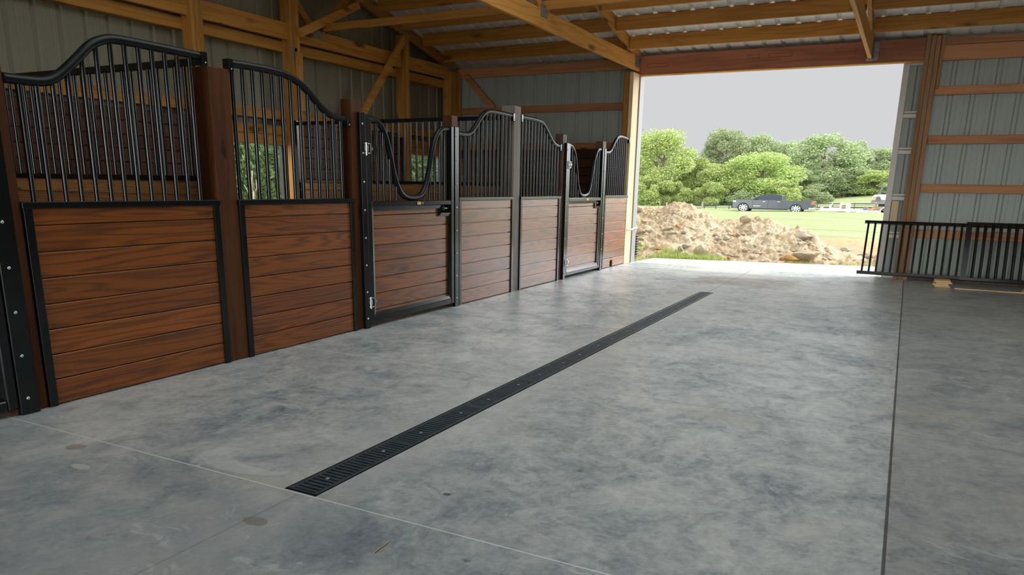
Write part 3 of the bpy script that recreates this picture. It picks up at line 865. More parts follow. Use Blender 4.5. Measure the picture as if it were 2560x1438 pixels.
def stall_door(label, y0, y1, hinge=True):
    """swing door with a deep U in the top rail; y0 hinge side, y1 latch side"""
    W = y1 - y0; s = W / 1.25
    t = thing('stall_door', label, 'stall door', (XF, (y0 + y1) / 2, .03), 'stall doors with a dipped yoke rail')
    fx0, fx1 = XF - .04, XF + .024
    L1, R0 = y0 + .062, y1 - .05
    zm = .978
    mb = MB(); mb.box(fx0, fx1, y0 + .003, L1, .035, 1.612, c=.006); obj('stile', mb, 'black', t)
    mb = MB(); mb.box(fx0, fx1, R0, y1, .035, 1.612, c=.006); obj('stile', mb, 'black', t)
    mb = MB(); mb.box(fx0, fx1, L1, R0, .935, zm, c=.006); obj('mid_rail', mb, 'black', t)
    mb = MB(); mb.box(fx0, fx1, L1, R0, .035, .085, c=.006); obj('bottom_rail', mb, 'black', t)
    # bevelled inner moulding with a notch round the latch
    ny, nz = R0 - .155 * s, .868
    mb = MB()
    g = .028
    o_ = [(L1, .085), (R0, .085), (R0, nz), (ny, nz), (ny, .935), (L1, .935)]
    i_ = [(L1 + g, .085 + g), (R0 - g, .085 + g), (R0 - g, nz - g), (ny - g, nz - g), (ny - g, .935 - g), (L1 + g, .935 - g)]
    vs = [(XF + .018, a, b) for a, b in o_] + [(XF + .011, a, b) for a, b in i_] + [(XF - .03, a, b) for a, b in i_] + [(XF - .03, a, b) for a, b in o_]
    fs = []
    for k in range(6):
        j = (k + 1) % 6
        fs += [(k, j, j + 6, k + 6), (k + 6, j + 6, j + 12, k + 12), (k + 12, j + 12, j + 18, k + 18), (k + 18, j + 18, j, k)]
    mb.add(vs, fs); obj('moulding', mb, 'black', t)
    planks('plank_infill', L1 + .01, R0 - .01, .095, .866, t, thick=.034, x1=XF - .004)
    mb = MB(); mb.box(XF - .038, XF - .004, L1 + .01, ny - .01, .8695, .93, c=.005); obj('plank_infill', mb, 'stainY', t)
    # latch
    mb = MB(); mb.box(XF - .036, XF - .02, ny, R0, nz, .935); obj('latch_box', mb, 'dark_hole', t)
    mb = MB(); cyk = ny + .045 * s; mb.sphere((XF + .0, cyk, .905), (.024, .026, .024), 14, 9); k_ = obj('latch_knob', mb, 'black', t, smooth=True)
    mb = MB(); mb.tube([(XF - .005, cyk + .02, .905), (XF - .005, R0 - .01, .905)], .009, 10); obj('latch_bolt', mb, 'steel', t, smooth=True)
    # yoke rail
    c0 = (y0 + y1) / 2 + .01 * s
    half = [(-.57, 1.588), (-.49, 1.584), (-.435, 1.567), (-.385, 1.528), (-.335, 1.452), (-.29, 1.33), (-.245, 1.19), (-.2, 1.095), (-.145, 1.033), (-.075, 1.006), (0, 1.0)]
    pts = [(c0 + a * s, b) for a, b in half] + [(c0 - a * s, b) for a, b in half[-2::-1]]
    pts[0] = (L1 - .005, 1.588); pts[-1] = (R0 + .005, 1.588)
    path = catmull([(0, a, b) for a, b in pts], 6)
    mb = MB(); mb.tube([(XF - .01, p.y, p.z) for p in path], .0235, 14); obj('yoke_rail', mb, 'rail', t, smooth=True)
    p2 = [(p.y, p.z) for p in path]
    for k in range(5):
        for y in (L1 + .036 + .0815 * s * k, R0 - .052 * s - .0815 * s * k):
            z = None
            for a, b in zip(p2[:-1], p2[1:]):
                if min(a[0], b[0]) <= y <= max(a[0], b[0]): z = a[1] + (b[1] - a[1]) * (y - a[0]) / max(1e-6, b[0] - a[0])
            if z and z > 1.04: bar(t, y, zm, z, x=XF - .01)
    # small brass badge on the middle rail
    cb = y0 + .565 * W
    mb = MB(); mb.box(fx1, fx1 + .003, cb - .045, cb + .045, .944, .97); bd = obj('badge', mb, 'black', t, label='small gold and black maker badge')
    mb = MB(); mb.box(fx1 + .003, fx1 + .0042, cb - .043, cb + .0, .9455, .9685); obj('badge_square', mb, 'gold', bd)
    mb = MB(); mb.box(fx1 + .0042, fx1 + .005, cb - .029, cb - .024, .950, .964); mb.box(fx1 + .0042, fx1 + .005, cb - .029, cb - .014, .9605, .964); mb.box(fx1 + .0042, fx1 + .005, cb - .029, cb - .017, .955, .9575)
    obj('badge_mark', mb, 'black', bd)
    mb = MB()
    for (a, b, e, f) in ((.003, .006, .9465, .9675), (.04, .043, .9465, .9675), (.006, .04, .956, .958)): mb.box(fx1 + .003, fx1 + .0042, cb + a, cb + b, e, f)
    obj('badge_lines', mb, 'gold', bd)
    # barrel hinges
    if hinge:
        for z in (1.365, .205):
            hx = fx1 + .012; hy = y0 - .002
            mb = MB(); mb.tube([(hx, hy, z - .02), (hx, hy, z + .02)], .013, 12)
            for dz in (-.034, .034): mb.tube([(hx, hy, z + dz - .005), (hx, hy, z + dz + .005)], .016, 12)
            mb.tube([(hx, hy, z - .05), (hx, hy, z + .042)], .006, 8)
            mb.box(hx - .012, hx + .012, hy, hy + .034, z + .03, z + .038); mb.box(hx - .012, hx + .012, hy, hy + .034, z - .038, z - .03); mb.box(hx - .012, hx + .012, hy + .03, hy + .036, z - .038, z + .038)
            mb.tube([(hx, hy + .035, z), (hx, hy + .066, z)], .008, 8)
            mb.tube([(hx, hy + .052, z), (hx, hy + .06, z)], .015, 6)
            mb.box(hx - .03, hx - .008, hy - .05, hy - .005, z - .03, z + .03)
            soft(obj('hinge', mb, 'steel', t, label='stainless barrel hinge'))
    return t
stall_door('stall door cut off by the left edge of the picture', .70, 1.947, hinge=False)
stall_door('nearer stall door with dipped rail, standing between dark and reddish posts', 4.637, 5.892)
stall_door('far stall door with dipped rail, reflecting green, near the big doorway', 8.464, 9.652)

# partitions between the stalls
def partition(label, y, x0=-6.66, x1=XF - .158):
    t = thing('stall_partition', label, 'stall partition', ((x0 + x1) / 2, y, 0))
    mb = MB(); z = .01
    while z < 1.10:
        z1 = min(z + BP - .003, 1.105)
        mb.box(x0 + .02, x1, y - .022, y + .022, z, z1, c=.005); z += BP
    obj('plank_infill', mb, 'stainX', t)
    mb = MB(); mb.box(x0, x1, y - .03, y + .03, 1.107, 1.14, c=.003); obj('sill_rail', mb, 'black', t)
    mb = MB(); mb.box(x0, x1, y - .02, y + .02, 1.775, 1.815, c=.003); obj('top_rail', mb, 'black', t)
    mb = MB(); mb.box(x0 - .06, x0, y - .035, y + .035, 0, 1.83, c=.003); obj('end_channel', mb, 'black', t)
    n = int((x1 - x0 - .06) / .0815)
    for k in range(n):
        x = x1 - .05 - .0815 * k
        mb = MB(); mb.tube([(x, y, 1.14), (x, y, 1.776)], .0125, 8, caps=False); obj('bar', mb, 'tube', t, smooth=True)
    return t
partition('barred partition running back from the stout dark post to the left wall', 3.325)
partition('barred partition running back from the tall grey post to the left wall', 7.178)

# ------------------------------------------------------------------ trench drain
t = thing('trench_drain', 'long black slotted trench drain set in the concrete floor', 'drain', ((DX0 + DX1) / 2, (DY0 + DY1) / 2, 0))
mb = MB()
mb.box(DX0, DX1, DY0, DY1, -.118, -.1); mb.box(DX0, DX0 + .006, DY0, DY1, -.1, .0015); mb.box(DX1 - .006, DX1, DY0, DY1, -.1, .0015)
mb.box(DX0, DX1, DY0, DY0 + .012, -.1, .0015); mb.box(DX0, DX1, DY1 - .006, DY1, -.1, .0015)
obj('channel', mb, 'dark_hole', t)
sec = (DY1 - DY0 - .018) / 10
g = MB(); bl = sec - .003
gx0, gx1 = DX0 + .007, DX1 - .007
y0 = DY0 + .012
g.box(gx0, gx0 + .016, y0, y0 + bl, -.018, .0025, c=.001); g.box(gx1 - .016, gx1, y0, y0 + bl, -.018, .0025, c=.001)
g.box(gx0 + .016, gx1 - .016, y0, y0 + .01, -.018, .002); g.box(gx0 + .016, gx1 - .016, y0 + bl - .01, y0 + bl, -.018, .002)
n_s = 24; pit = (bl - .02) / n_s
for k in range(n_s):
    a = y0 + .01 + pit * k
    g.box(gx0 + .012, gx1 - .012, a + pit * .3, a + pit * .98, -.016, .0015, c=.002)
first = obj('grate', g, 'drain', t)
bo = MB(); bo.sphere(((gx0 + gx1) / 2, y0 + bl * .22, .001), (.009, .009, .004), 10, 6); bo.sphere(((gx0 + gx1) / 2, y0 + bl * .78, .001), (.009, .009, .004), 10, 6)
fb = obj('lock_bolt', bo, 'plate', first, smooth=True)
for k in range(1, 10):
    c = first.copy(); COL.objects.link(c); c.location = (0, sec * k, 0)
    cb_ = fb.copy(); COL.objects.link(cb_); cb_.parent = c

# ------------------------------------------------------------------ railings leaning on the far wall
def railing(label, x0, x1, yb, zb, yt, zt, stile, name='railing_panel', pitch=.0815):
    t = thing(name, label, 'railing', ((x0 + x1) / 2, yb, zb), 'spare black railings leaning on the far wall')
    lean = Vector((0, yt - yb, zt - zb)).normalized()
    for (y, z, nm) in ((yb, zb, 'bottom_rail'), (yt, zt, 'top_rail')):
        mb = MB(); off = .012 if nm == 'bottom_rail' else 0
        mb.beam((x0 - off, y, z + .016), (x1, y, z + .016), .034, .034, lean); obj(nm, mb, 'black', t)
    x = x0 + .045
    while x < x1 - .02:
        mb = MB(); mb.tube([(x, yb, zb + .02), (x, yt, zt + .01)], .0125, 8, caps=False); obj('bar', mb, 'tube', t, smooth=True)
        x += pitch
    if stile:
        mb = MB(); mb.beam((x0 + .03, yb, zb + .02), (x0 + .03, yt, zt + .01), .034, .06, Vector((1, 0, 0))); obj('stile', mb, 'black', t)
    return t
railing('longest black railing leaning at the back, its left end poking across the doorway', -.47, 1.75, 10.66, .083, 10.95, .712, False)
railing('black railing with end stile leaning in front of the longer railing at right', .675, 2.6, 10.59, .083, 10.87, .733, True)

# scrap lumber
def plank(label, cx, cy0, z0, lx, ly, lz, rz_, mat='paleX', name='board', cat='board', group=None):
    mb = MB(); mb.box(-lx / 2, lx / 2, -ly / 2, ly / 2, 0, lz, c=.0015)
    o = obj(name, mb, mat, base=(0, 0, 0), label=label, cat=cat, group=group)
    o.location = (cx, cy0, z0); o.rotation_euler = (0, 0, rz_)
    return o
for k, (nm, dx, dy, rr) in enumerate((('lowest', .0, .0, .05), ('second', -.012, -.01, -.03), ('third', .01, .006, .09), ('topmost', .002, -.004, .0))):
    plank('%s short board in the small stack propping the railings' % nm, .49 + dx, 10.55 + dy, .001 + .0203 * k, .17, .26, .02, rr, group='short boards stacked under the railings')
plank('long thin lath on the floor under the front railing', 1.02, 10.32, .001, .8, .02, .012, -.02)
for k, nm in enumerate(('lower', 'middle', 'upper')):
    plank('%s short board in the pile at the right edge of the picture' % nm, 1.44 + .01 * k, 10.33 + .02 * k, .001 + .0203 * k, .2, .28, .02, .35 - .1 * k, group='short boards at the right edge')
mb = MB(); mb.tube([(0, 0, .004), (.05, .02, .006), (.115, .05, .004)], .003, 6)
o = obj('straw', mb, 'paleX', base=(0, 0, 0), label='thin straw stalk lying on the concrete in the foreground', cat='straw')
def flo(px, py):
    d = rt * ((px - 1280) / F_PX) + up * (-(py - CY_PX) / F_PX) + fwd
    k = -EYE / d.z
    return Vector((d.x * k, d.y * k, 0))
a_, b_ = flo(934, 1385), flo(992, 1364)
o.location = a_; o.rotation_euler = (0, 0, math.atan2(b_.y - a_.y, b_.x - a_.x)); o.scale = ((b_ - a_).length / .125,) * 3

# ------------------------------------------------------------------ ground and things outdoors
def smooth01(t): t = max(0, min(1, t)); return t * t * (3 - 2 * t)
def gz(x, y):
    if y < 12: return -.06
    if y < 58: return -.06 - .39 * (y - 12) / 46 + max(0, x + 11) * .021 * smooth01((y - 35) / 23)
    h58 = -.45 + max(0, x + 11) * .021
    s = y / 80.0
    xx = x / s
    h80 = -.30 + .45 * smooth01((xx + 22) / 12) + .85 * smooth01((xx + 11) / 11)
    k = smooth01((y - 58) / 22)
    return h58 * (1 - k) + h80 * k + max(0, y - 80) * .006
gm = MB()
xs_ = np.concatenate([np.linspace(-120, -24, 16), np.linspace(-22, 14, 73), np.linspace(18, 90, 10)])
ys_ = np.concatenate([[-60, -30, -10, 0, 6, 10], np.linspace(11, 30, 39), np.linspace(31, 100, 70), np.linspace(105, 260, 10)])
gv = []
for y in ys_:
    for x in xs_:
        z = gz(x, y) + (.05 * noise.noise((x * .6, y * .6, 0)) if 12 < y < 26 else 0) * min(1, max(0, (y - 12.5) / 2))
        if -7.2 < x < 5.8 and y < 12.2: z = -.2
        gv.append((x, y, z))
nx = len(xs_)
gf = [(j * nx + i, j * nx + i + 1, (j + 1) * nx + i + 1, (j + 1) * nx + i) for j in range(len(ys_) - 1) for i in range(nx - 1)]
gm.add(gv, gf)
struct('ground', gm, 'field', smooth=True)

# leaf clouds ------------------------------------------------------------
def leaf_mesh(name, clumps, n, size, mat, seed, flat=.5):
    rg = np.random.default_rng(seed)
    c = np.array([[*p, r] for p, r in clumps])
    wts = c[:, 3] ** 2; wts /= wts.sum()
    idx = rg.choice(len(c), n, p=wts)
    d = rg.normal(size=(n, 3)); d /= np.linalg.norm(d, axis=1)[:, None]
    rad = c[idx, 3] * (1 - .45 * rg.random(n) ** 2.0)
    rad *= np.where(rg.random(n) < .1, 1 + .35 * rg.random(n), 1.0)
    P = c[idx, :3] + d * rad[:, None] * np.array([1, 1, .8])
    nrm = d * .7 + rg.normal(size=(n, 3)) * .7 + np.array([0, 0, .45]); nrm /= np.linalg.norm(nrm, axis=1)[:, None]
    a = rg.normal(size=(n, 3)); u = np.cross(nrm, a); u /= np.linalg.norm(u, axis=1)[:, None]; v = np.cross(nrm, u)
    s = size * (.6 + .8 * rg.random(n))[:, None]
    tip = P + u * s; tail = P - u * s
    l1 = P + v * s * flat + nrm * s * .12; l2 = P - v * s * flat + nrm * s * .12
    V = np.stack([tail, l1, tip, l2], 1).reshape(-1, 3)
    me = bpy.data.meshes.new(name)
    me.vertices.add(4 * n); me.vertices.foreach_set('co', V.ravel())
    me.loops.add(4 * n); me.loops.foreach_set('vertex_index', np.arange(4 * n))
    me.polygons.add(n); me.polygons.foreach_set('loop_start', np.arange(n) * 4); me.polygons.foreach_set('loop_total', np.full(n, 4))
    me.materials.append(M[mat]); me.update(calc_edges=True)
    return me
def crown_clumps(seed, w, h, z0, n, rmin=.07, rmax=.2, shape=1.0):
    rg = np.random.default_rng(seed); out = []
    for i in range(n):
        zt = rg.random()
        prof = math.sin(PI * (.12 + .80 * zt ** .85)) ** .7 * shape
        an = rg.random() * 2 * PI; rr = w / 2 * prof * (.35 + .65 * rg.random() ** .5) * .88
        r = w * (rmin + (rmax - rmin) * rg.random())
        out.append(((rr * math.cos(an), rr * math.sin(an), z0 + r * .5 + (h - z0 - r) * zt), r))
    return out
def tree_proto(kind, seed, mat, n=9000, leaf=.13, w=5.0, h=6.0, z0=.3, clumps=34, trunk=True, bark='bark'):
    t = bpy.data.objects.new('tree', None)
    me = leaf_mesh('crown', crown_clumps(seed, w, h, z0, clumps), n, leaf, mat, seed)
    c = bpy.data.objects.new('crown', me); c.parent = t
    objs = [t, c]
    if trunk:
        mb = MB(); rg = random.Random(seed)
        mb.tube([(0, 0, -.3), (.05, .02, h * .25), (-.05, .08, h * .5), (.1, .0, h * .78)], [.2, .15, .1, .04], 8)
        for k in range(5):
            an = rg.random() * 6.28; zz = h * (.2 + .1 * k)
            mb.tube([(0, 0, zz), (math.cos(an) * w * .14, math.sin(an) * w * .14, zz + h * .1), (math.cos(an) * w * .3, math.sin(an) * w * .3, zz + h * .2)], [.08, .06, .02], 6)
        tm = bpy.data.meshes.new('trunk'); tm.from_pydata(mb.v, [], mb.f); tm.materials.append(M[bark]); tm.update()
        tr = bpy.data.objects.new('trunk', tm); tr.parent = t; objs.append(tr)
    return objs
PROTO = {
    'bright': tree_proto('bright', 3, 'leaf_bright', 30000, .075, 5.2, 6.0, .0, 70),
    'bright2': tree_proto('bright', 8, 'leaf_bright', 28000, .075, 4.6, 5.2, .0, 64),
    'oak': tree_proto('oak', 21, 'leaf_oak', 28000, .08, 5.4, 6.4, .5, 60),
    'oak2': tree_proto('oak', 34, 'leaf_oak', 28000, .08, 5.0, 6.4, .4, 66),
    'low': tree_proto('low', 44, 'leaf_bright', 14000, .065, 3.4, 2.4, -.1, 22, trunk=False),
    'low_oak': tree_proto('low', 52, 'leaf_oak', 14000, .065, 3.4, 2.4, -.1, 22, trunk=False),
    'shrub': tree_proto('shrub', 60, 'leaf_shrub', 20000, .034, 2.4, 3.0, .0, 60, trunk=False),
    'shrub_red': tree_proto('shrub', 61, 'leaf_red', 3000, .045, 1.0, 1.6, .0, 16, trunk=False),
}
used = set()
def plant(kind, name, label, x, y, z, sx, sz, rz_, group, cat='tree'):
    src = PROTO[kind]
    root = src[0].copy(); root.name = name; COL.objects.link(root)
    for ch in src[1:]:
        c = ch.copy(); c.parent = root; COL.objects.link(c)
        c.name = {'crown': 'crown', 'trunk': 'trunk'}[ch.name.split('.')[0]]
    root.location = (x, y, z); root.rotation_euler = (0, 0, rz_); root.scale = (sx, sx, sz)
    return finish(root, label, cat, group)
def at(px, Y):
    """world x of a picture column at depth Y on the ground"""
    d = rt * ((px - 1280) / F_PX) + up * (-(500 - CY_PX) / F_PX) + fwd
    return d.x * Y / d.y
def top_z(px, py, Y):
    d = rt * ((px - 1280) / F_PX) + up * (-(py - CY_PX) / F_PX) + fwd
    return EYE + d.z * Y / d.y
HT = {'bright': 6.2, 'bright2': 5.4, 'oak': 6.6, 'oak2': 6.6, 'low': 2.5, 'low_oak': 2.5}
WD = {'bright': 5.0, 'bright2': 4.4, 'oak': 5.2, 'oak2': 4.8, 'low': 3.3, 'low_oak': 3.3}
# (kind, picture column of the crown's middle, row of its top, width in columns, depth, label)
TREES = [
    ('bright', 1652, 322, 150, 70, 'big yellow-green tree nearest the left side of the doorway'),
    ('bright2', 1735, 392, 100, 74, 'medium yellow-green tree in the dip right of the big left tree'),
    ('oak', 1808, 322, 120, 84, 'tall grey-green oak with a ragged top behind the brighter trees'),
    ('oak2', 1880, 335, 110, 87, 'dark oak crown standing behind the middle bright tree'),
    ('oak', 1945, 352, 95, 88, 'oak crown filling the dip between the two tall oaks'),
    ('bright', 1900, 380, 165, 73, 'broad bright tree directly behind the pickup cab'),
    ('bright2', 1795, 408, 110, 72, 'rounded yellow-green tree above the pickup bonnet'),
    ('oak2', 2052, 335, 150, 80, 'tall pale oak standing right of the pickup tail'),
    ('oak', 2122, 352, 80, 84, 'slim oak top beside the tall pale oak'),
    ('oak2', 2180, 368, 110, 86, 'oak at the right of the doorway view, behind the excavator'),
    ('oak', 2235, 380, 100, 88, 'oak half hidden by the right doorway jamb'),
    ('bright2', 2195, 425, 105, 78, 'lower bright tree above the excavator cab'),
    ('oak2', 2125, 420, 100, 79, 'shady oak thicket above the trailer'),
    ('oak', 1990, 425, 90, 76, 'green tree low behind the pickup bed'),
    ('bright', 1585, 380, 120, 76, 'bright tree partly hidden by the left doorway jamb'),
    ('low', 1620, 440, 95, 66, 'bright low bush at the left edge of the doorway view'),
    ('low', 1680, 452, 90, 67, 'bright low bush above the dirt mound crest'),
    ('low', 1778, 455, 80, 68, 'low pale bush left of the pickup bonnet'),
    ('low_oak', 1730, 470, 80, 71, 'shady low bush behind the fence gate'),
    ('low_oak', 1850, 455, 80, 70, 'shady low bush behind the pickup windscreen'),
    ('low', 1960, 452, 90, 69, 'bright low bush behind the pickup bed'),
    ('low_oak', 2035, 462, 75, 71, 'low green bush at the pickup tail'),
    ('low_oak', 2105, 455, 90, 80, 'dark low bush at the top of the grass rise'),
    ('low_oak', 2170, 450, 90, 81, 'dark low bush left of the excavator'),
    ('low_oak', 2228, 448, 80, 80, 'dark low bush behind the excavator'),
]
for i, (k, px, py_, wpx, Y, lab) in enumerate(TREES):
    x = at(px, Y); z0 = gz(x, Y) - .05
    ht = top_z(px, py_, Y) - z0
    ww = wpx * Y / F_PX * 1.16
    plant(k, 'bush' if 'low' in k else 'tree', lab, x, Y, z0, ww / WD[k], ht / HT[k], i * 1.3, 'trees and bushes beyond the field', 'bush' if 'low' in k else 'tree')
# backdrop of woods behind, so no gaps show
for i in range(9):
    px = 1575 + i * 84; Y = 98
    x = at(px, Y); z0 = gz(x, Y) - .1
    ht = top_z(px, (385, 415, 400, 395, 400, 405, 400, 400, 410)[i], Y) - z0
    plant('oak2', 'tree', 'shady tree of the back row in the woods, showing only through gaps', x, Y, z0, 1.55, ht / 6.6, i * 2.1 + .4, 'back row of the woods')

# shrubs outside the left wall windows
SH = [(-9.6, 9.0, 1.2, 1.2, 'leafy green shrub outside the nearer window opening, left side'), (-10.6, 10.4, 1.25, 1.3, 'leafy green shrub filling the middle of the nearer window opening'),
      (-9.2, 10.0, .6, .55, 'small leafy shrub at the foot of the nearer window view'), (-12.2, 10.8, 1.5, 1.5, 'taller leafy shrub behind in the nearer window opening'), (-12.6, 12.6, 1.5, 1.45, 'leafy shrub at the right of the nearer window opening'),
      (-10.4, 14.9, 1.3, 1.3, 'leafy hedge shrub seen through the farther window opening'), (-12.5, 17.2, 1.5, 1.5, 'hedge shrub farther back beyond the farther window opening'), (-13.5, 19.4, 1.6, 1.5, 'hedge shrub at the far right beyond the farther window opening'),
      (-13.0, 14.6, 1.6, 1.6, 'tall hedge shrub between the two window views')]
for i, (x, y, sx, sz, lab) in enumerate(SH):
    plant('shrub', 'shrub', lab, x, y, -.1, sx, sz, i * 1.1, 'shrubs outside the left wall', 'shrub')
plant('shrub_red', 'shrub', 'reddish shrub seen at the right of the farther window opening', -9.6, 15.2, -.1, 1.0, .95, .5, 'shrubs outside the left wall', 'shrub')
mb = MB()
bx, by = -8.0, 7.66
for pts, r in (([(0, 0, -.1), (.0, .01, .6), (.01, .02, .95), (-.02, .03, 1.12), (-.01, .035, 1.25)], [.03, .026, .02, .01, .005]), ([(0, .01, .78), (-.02, -.06, .98), (-.02, -.12, 1.06)], [.012, .01, .005]),
               ([(.0, .02, .88), (.03, .06, 1.03), (.02, .065, 1.12)], [.014, .01, .005]), ([(0, .015, .95), (.02, -.01, 1.08), (.02, -.02, 1.16)], [.01, .007, .004])):
    mb.tube([(bx + a, by + b, c) for a, b, c in pts], r, 7)
obj('bare_sapling', mb, 'pale_bark', base=(bx, by, 0), smooth=True, label='bare pale sapling stump outside the nearer window opening', cat='sapling')

# dirt mound -----------------------------------------------------------------
def crest(a):
    """crest height of the mound against picture column (direct measure of its outline), at depth yc"""
    tab = [(1530, .55, 15.0), (1575, .66, 15.2), (1600, .63, 15.4), (1640, .67, 15.5), (1690, .79, 15.5), (1720, .76, 15.4), (1760, .62, 15.2), (1800, .49, 14.8), (1850, .46, 14.6),
           (1900, .53, 14.5), (1930, .53, 14.4), (1960, .46, 14.3), (1990, .40, 14.2), (2030, .30, 14.0), (2070, .17, 13.9), (2110, .05, 13.8), (2200, -.05, 13.8)]
    for (p0, h0, y0), (p1, h1, y1) in zip(tab[:-1], tab[1:]):
        if p0 <= a <= p1:
            t = (a - p0) / (p1 - p0); t = t * t * (3 - 2 * t)
            return h0 + (h1 - h0) * t, y0 + (y1 - y0) * t
    return (tab[0][1:] if a < tab[0][0] else tab[-1][1:])
def col_of(x, y):
    v = Vector((x, y, .3 - EYE))
    return 1280 + F_PX * v.dot(rt) / v.dot(fwd)
def pile_z(x, y):
    px = col_of(x, y)
    h, yc = crest(px)
    yb = 12.35 + .35 * smooth01((px - 1600) / 300) + .25 * smooth01((px - 1900) / 200)
    if y < yc: k = max(0, (y - yb) / (yc - yb)); k = math.sin(PI / 2 * k) ** 1.1 if k > 0 else 0
    else: k = 1 - smooth01((y - yc) / 2.6)
    if px < 1540: k *= smooth01((px - 1380) / 160)
    n = 0; amp = .105; fr = 1.7
    for o_ in range(5):
        q = noise.noise((x * fr, y * fr, 3.1 * o_))
        n += amp * (abs(q) * 1.6 - .35 if o_ > 1 else q); amp *= .68; fr *= 2.0
    base = gz(x, y) - .03
    return base + (h - base) * k + n * min(1, k * 1.8 + .04) * (.75 if h > .2 else .5)
def clod(x, y, fr, seed):
    d = noise.voronoi((x * fr, y * fr, seed), distance_metric='DISTANCE')[0]
    return max(0, .32 - d[0] * d[0]) * 1.5 * (1 if noise.noise((x * fr * .5, y * fr * .5, seed + 9)) > -.15 else .2)
_pz = pile_z
_cache = {}
def pile_fine(x, y):
    z = _pz(x, y)
    if z > gz(x, y) + .01: z += .10 * clod(x, y, 3.6, 1.7) + .075 * clod(x, y, 8.0, 5.1) + .035 * clod(x, y, 17.0, 2.2)
    return z
NXP, NYP = 420, 190
pm = MB(); pxs = np.linspace(-8.2, .2, NXP); pys = np.linspace(12.2, 18.0, NYP)
pm.add([(x, y, pile_fine(x, y)) for y in pys for x in pxs], [(j * NXP + i, j * NXP + i + 1, (j + 1) * NXP + i + 1, (j + 1) * NXP + i) for j in range(NYP - 1) for i in range(NXP - 1)])
obj('dirt_mound', pm, 'dirt', base=(-3.5, 14.5, 0), label='long mound of dug tan clay and rubble beyond the doorway slab', cat='dirt mound')

def rock_mesh(seed, sub=3):
    rg = random.Random(seed)
    import bmesh
    bm = bmesh.new(); bmesh.ops.create_icosphere(bm, subdivisions=sub, radius=1)
    o = Vector((rg.random() * 20, rg.random() * 20, 0))
    planes = [(Vector((rg.gauss(0, 1), rg.gauss(0, 1), rg.gauss(0, 1))).normalized(), .62 + .25 * rg.random()) for _ in range(9)]
    for v in bm.verts:
        p = v.co.copy()
        for nn, dd in planes:
            k = p.dot(nn)
            if k > dd: p -= nn * (k - dd) * .9
        p *= 1 + .14 * noise.noise(p * 2.2 + o) + .06 * noise.noise(p * 6 + o)
        v.co = p
    me = bpy.data.meshes.new('rock'); bm.to_mesh(me); bm.free()
    return me
RM = {}
for mt in ('rock', 'rock_grey', 'rock_orange'):
    for s in range(4):
        me = rock_mesh(100 + s); me.materials.append(M[mt]); RM[(mt, s)] = me
def pile_hit(px, py):
    d = rt * ((px - 1280) / F_PX) + up * (-(py - CY_PX) / F_PX) + fwd
    y = 12.25
    while y < 18:
        p = Vector((0, 0, EYE)) + d * (y / d.y)
        if p.z < pile_fine(p.x, p.y): return p
        y += .03
    return None
def rock(px, py, wpx, hpx, mt, label, group=None, s=0, sink=.25, force=None):
    p = pile_hit(px, py + hpx * .3) or force
    if p is None:
        d = rt * ((px - 1280) / F_PX) + up * (-(py - CY_PX) / F_PX) + fwd
        p = Vector((0, 0, EYE)) + d * (14.4 / d.y)
    D = (p - Vector((0, 0, EYE))).length
    o = bpy.data.objects.new('rock', RM[(mt, s % 4)]); COL.objects.link(o)
    rx, rz2 = wpx * D / F_PX * .5, hpx * D / F_PX * .55
    o.scale = (rx, (rx + rz2) * .5, rz2)
    o.location = (p.x, p.y + .02, p.z + rz2 * (.5 - sink))
    o.rotation_euler = (random.uniform(-.15, .15), random.uniform(-.25, .25), random.uniform(-.5, .5))
    return finish(o, label, 'rock', group)
G = 'rocks on the dirt mound'
rock(1862, 552, 30, 18, 'rock', 'knobbly tan rock standing up on the crest right of the middle dip', G, 0, sink=-.2)
rock(2005, 590, 52, 16, 'rock_grey', 'long dark slab rock jutting from the right slope of the mound', G, 1)
rock(1750, 625, 40, 36, 'rock', 'largest tan boulder at the foot of the mound, left of centre', G, 2)
rock(2008, 637, 78, 22, 'rock', 'long flat rock at the foot of the mound toward the right', G, 3)
rock(1978, 645, 42, 14, 'rock_orange', 'pale ochre slab leaning in front of the long flat rock', G, 1)
rock(1838, 590, 22, 11, 'rock_orange', 'orange rock halfway up the middle of the mound', G, 0)
rock(1645, 622, 32, 11, 'rock_orange', 'orange flat rock low at the left foot of the mound', G, 2)
rock(1693, 565, 14, 9, 'rock_orange', 'small orange rock high on the left slope, second of two', G, 3)
rock(1670, 570, 26, 10, 'rock', 'tan oblong rock high on the left slope', G, 1)
rock(1602, 578, 26, 12, 'rock', 'tan rock on the slope nearest the left jamb', G, 0)
rock(1590, 521, 30, 16, 'rock', 'big rounded clod on the crest beside the left jamb', G, 2)
rock(1715, 615, 26, 15, 'rock_grey', 'greyish rock left of the largest boulder', G, 3)
rock(1700, 622, 16, 14, 'rock_grey', 'small upright greyish rock left of the largest boulder', G, 0)
rock(1722, 640, 36, 18, 'rock', 'pale rock in the grass below the largest boulder', G, 1)
rock(1790, 640, 40, 18, 'rock', 'pale rock right of the largest boulder, in the grass', G, 2)
rock(1822, 646, 14, 8, 'rock_orange', 'small orange stone at the slab edge', G, 3)
rock(1955, 648, 14, 10, 'rock_orange', 'small orange stone left of the ochre slab', G, 0)
rock(1895, 632, 18, 7, 'rock', 'flat small rock low in the middle of the mound', G, 1)
rock(1708, 580, 16, 10, 'rock_grey', 'small dark rock under the left crest', G, 2)
rock(1600, 610, 22, 18, 'rock', 'blocky tan rock low beside the left jamb', G, 3)
rock(2160, 640, 40, 14, 'rock_grey', 'grey rock behind the end bars of the long railing', None, 0, force=Vector((at(2160, 14.2), 14.2, -.02)))
rock(2130, 617, 26, 12, 'rock_grey', 'dark clod of dirt on the bare ground right of the mound', None, 1, force=Vector((at(2130, 16), 16, -.02)))
rs = random.Random(5); cnt = 0
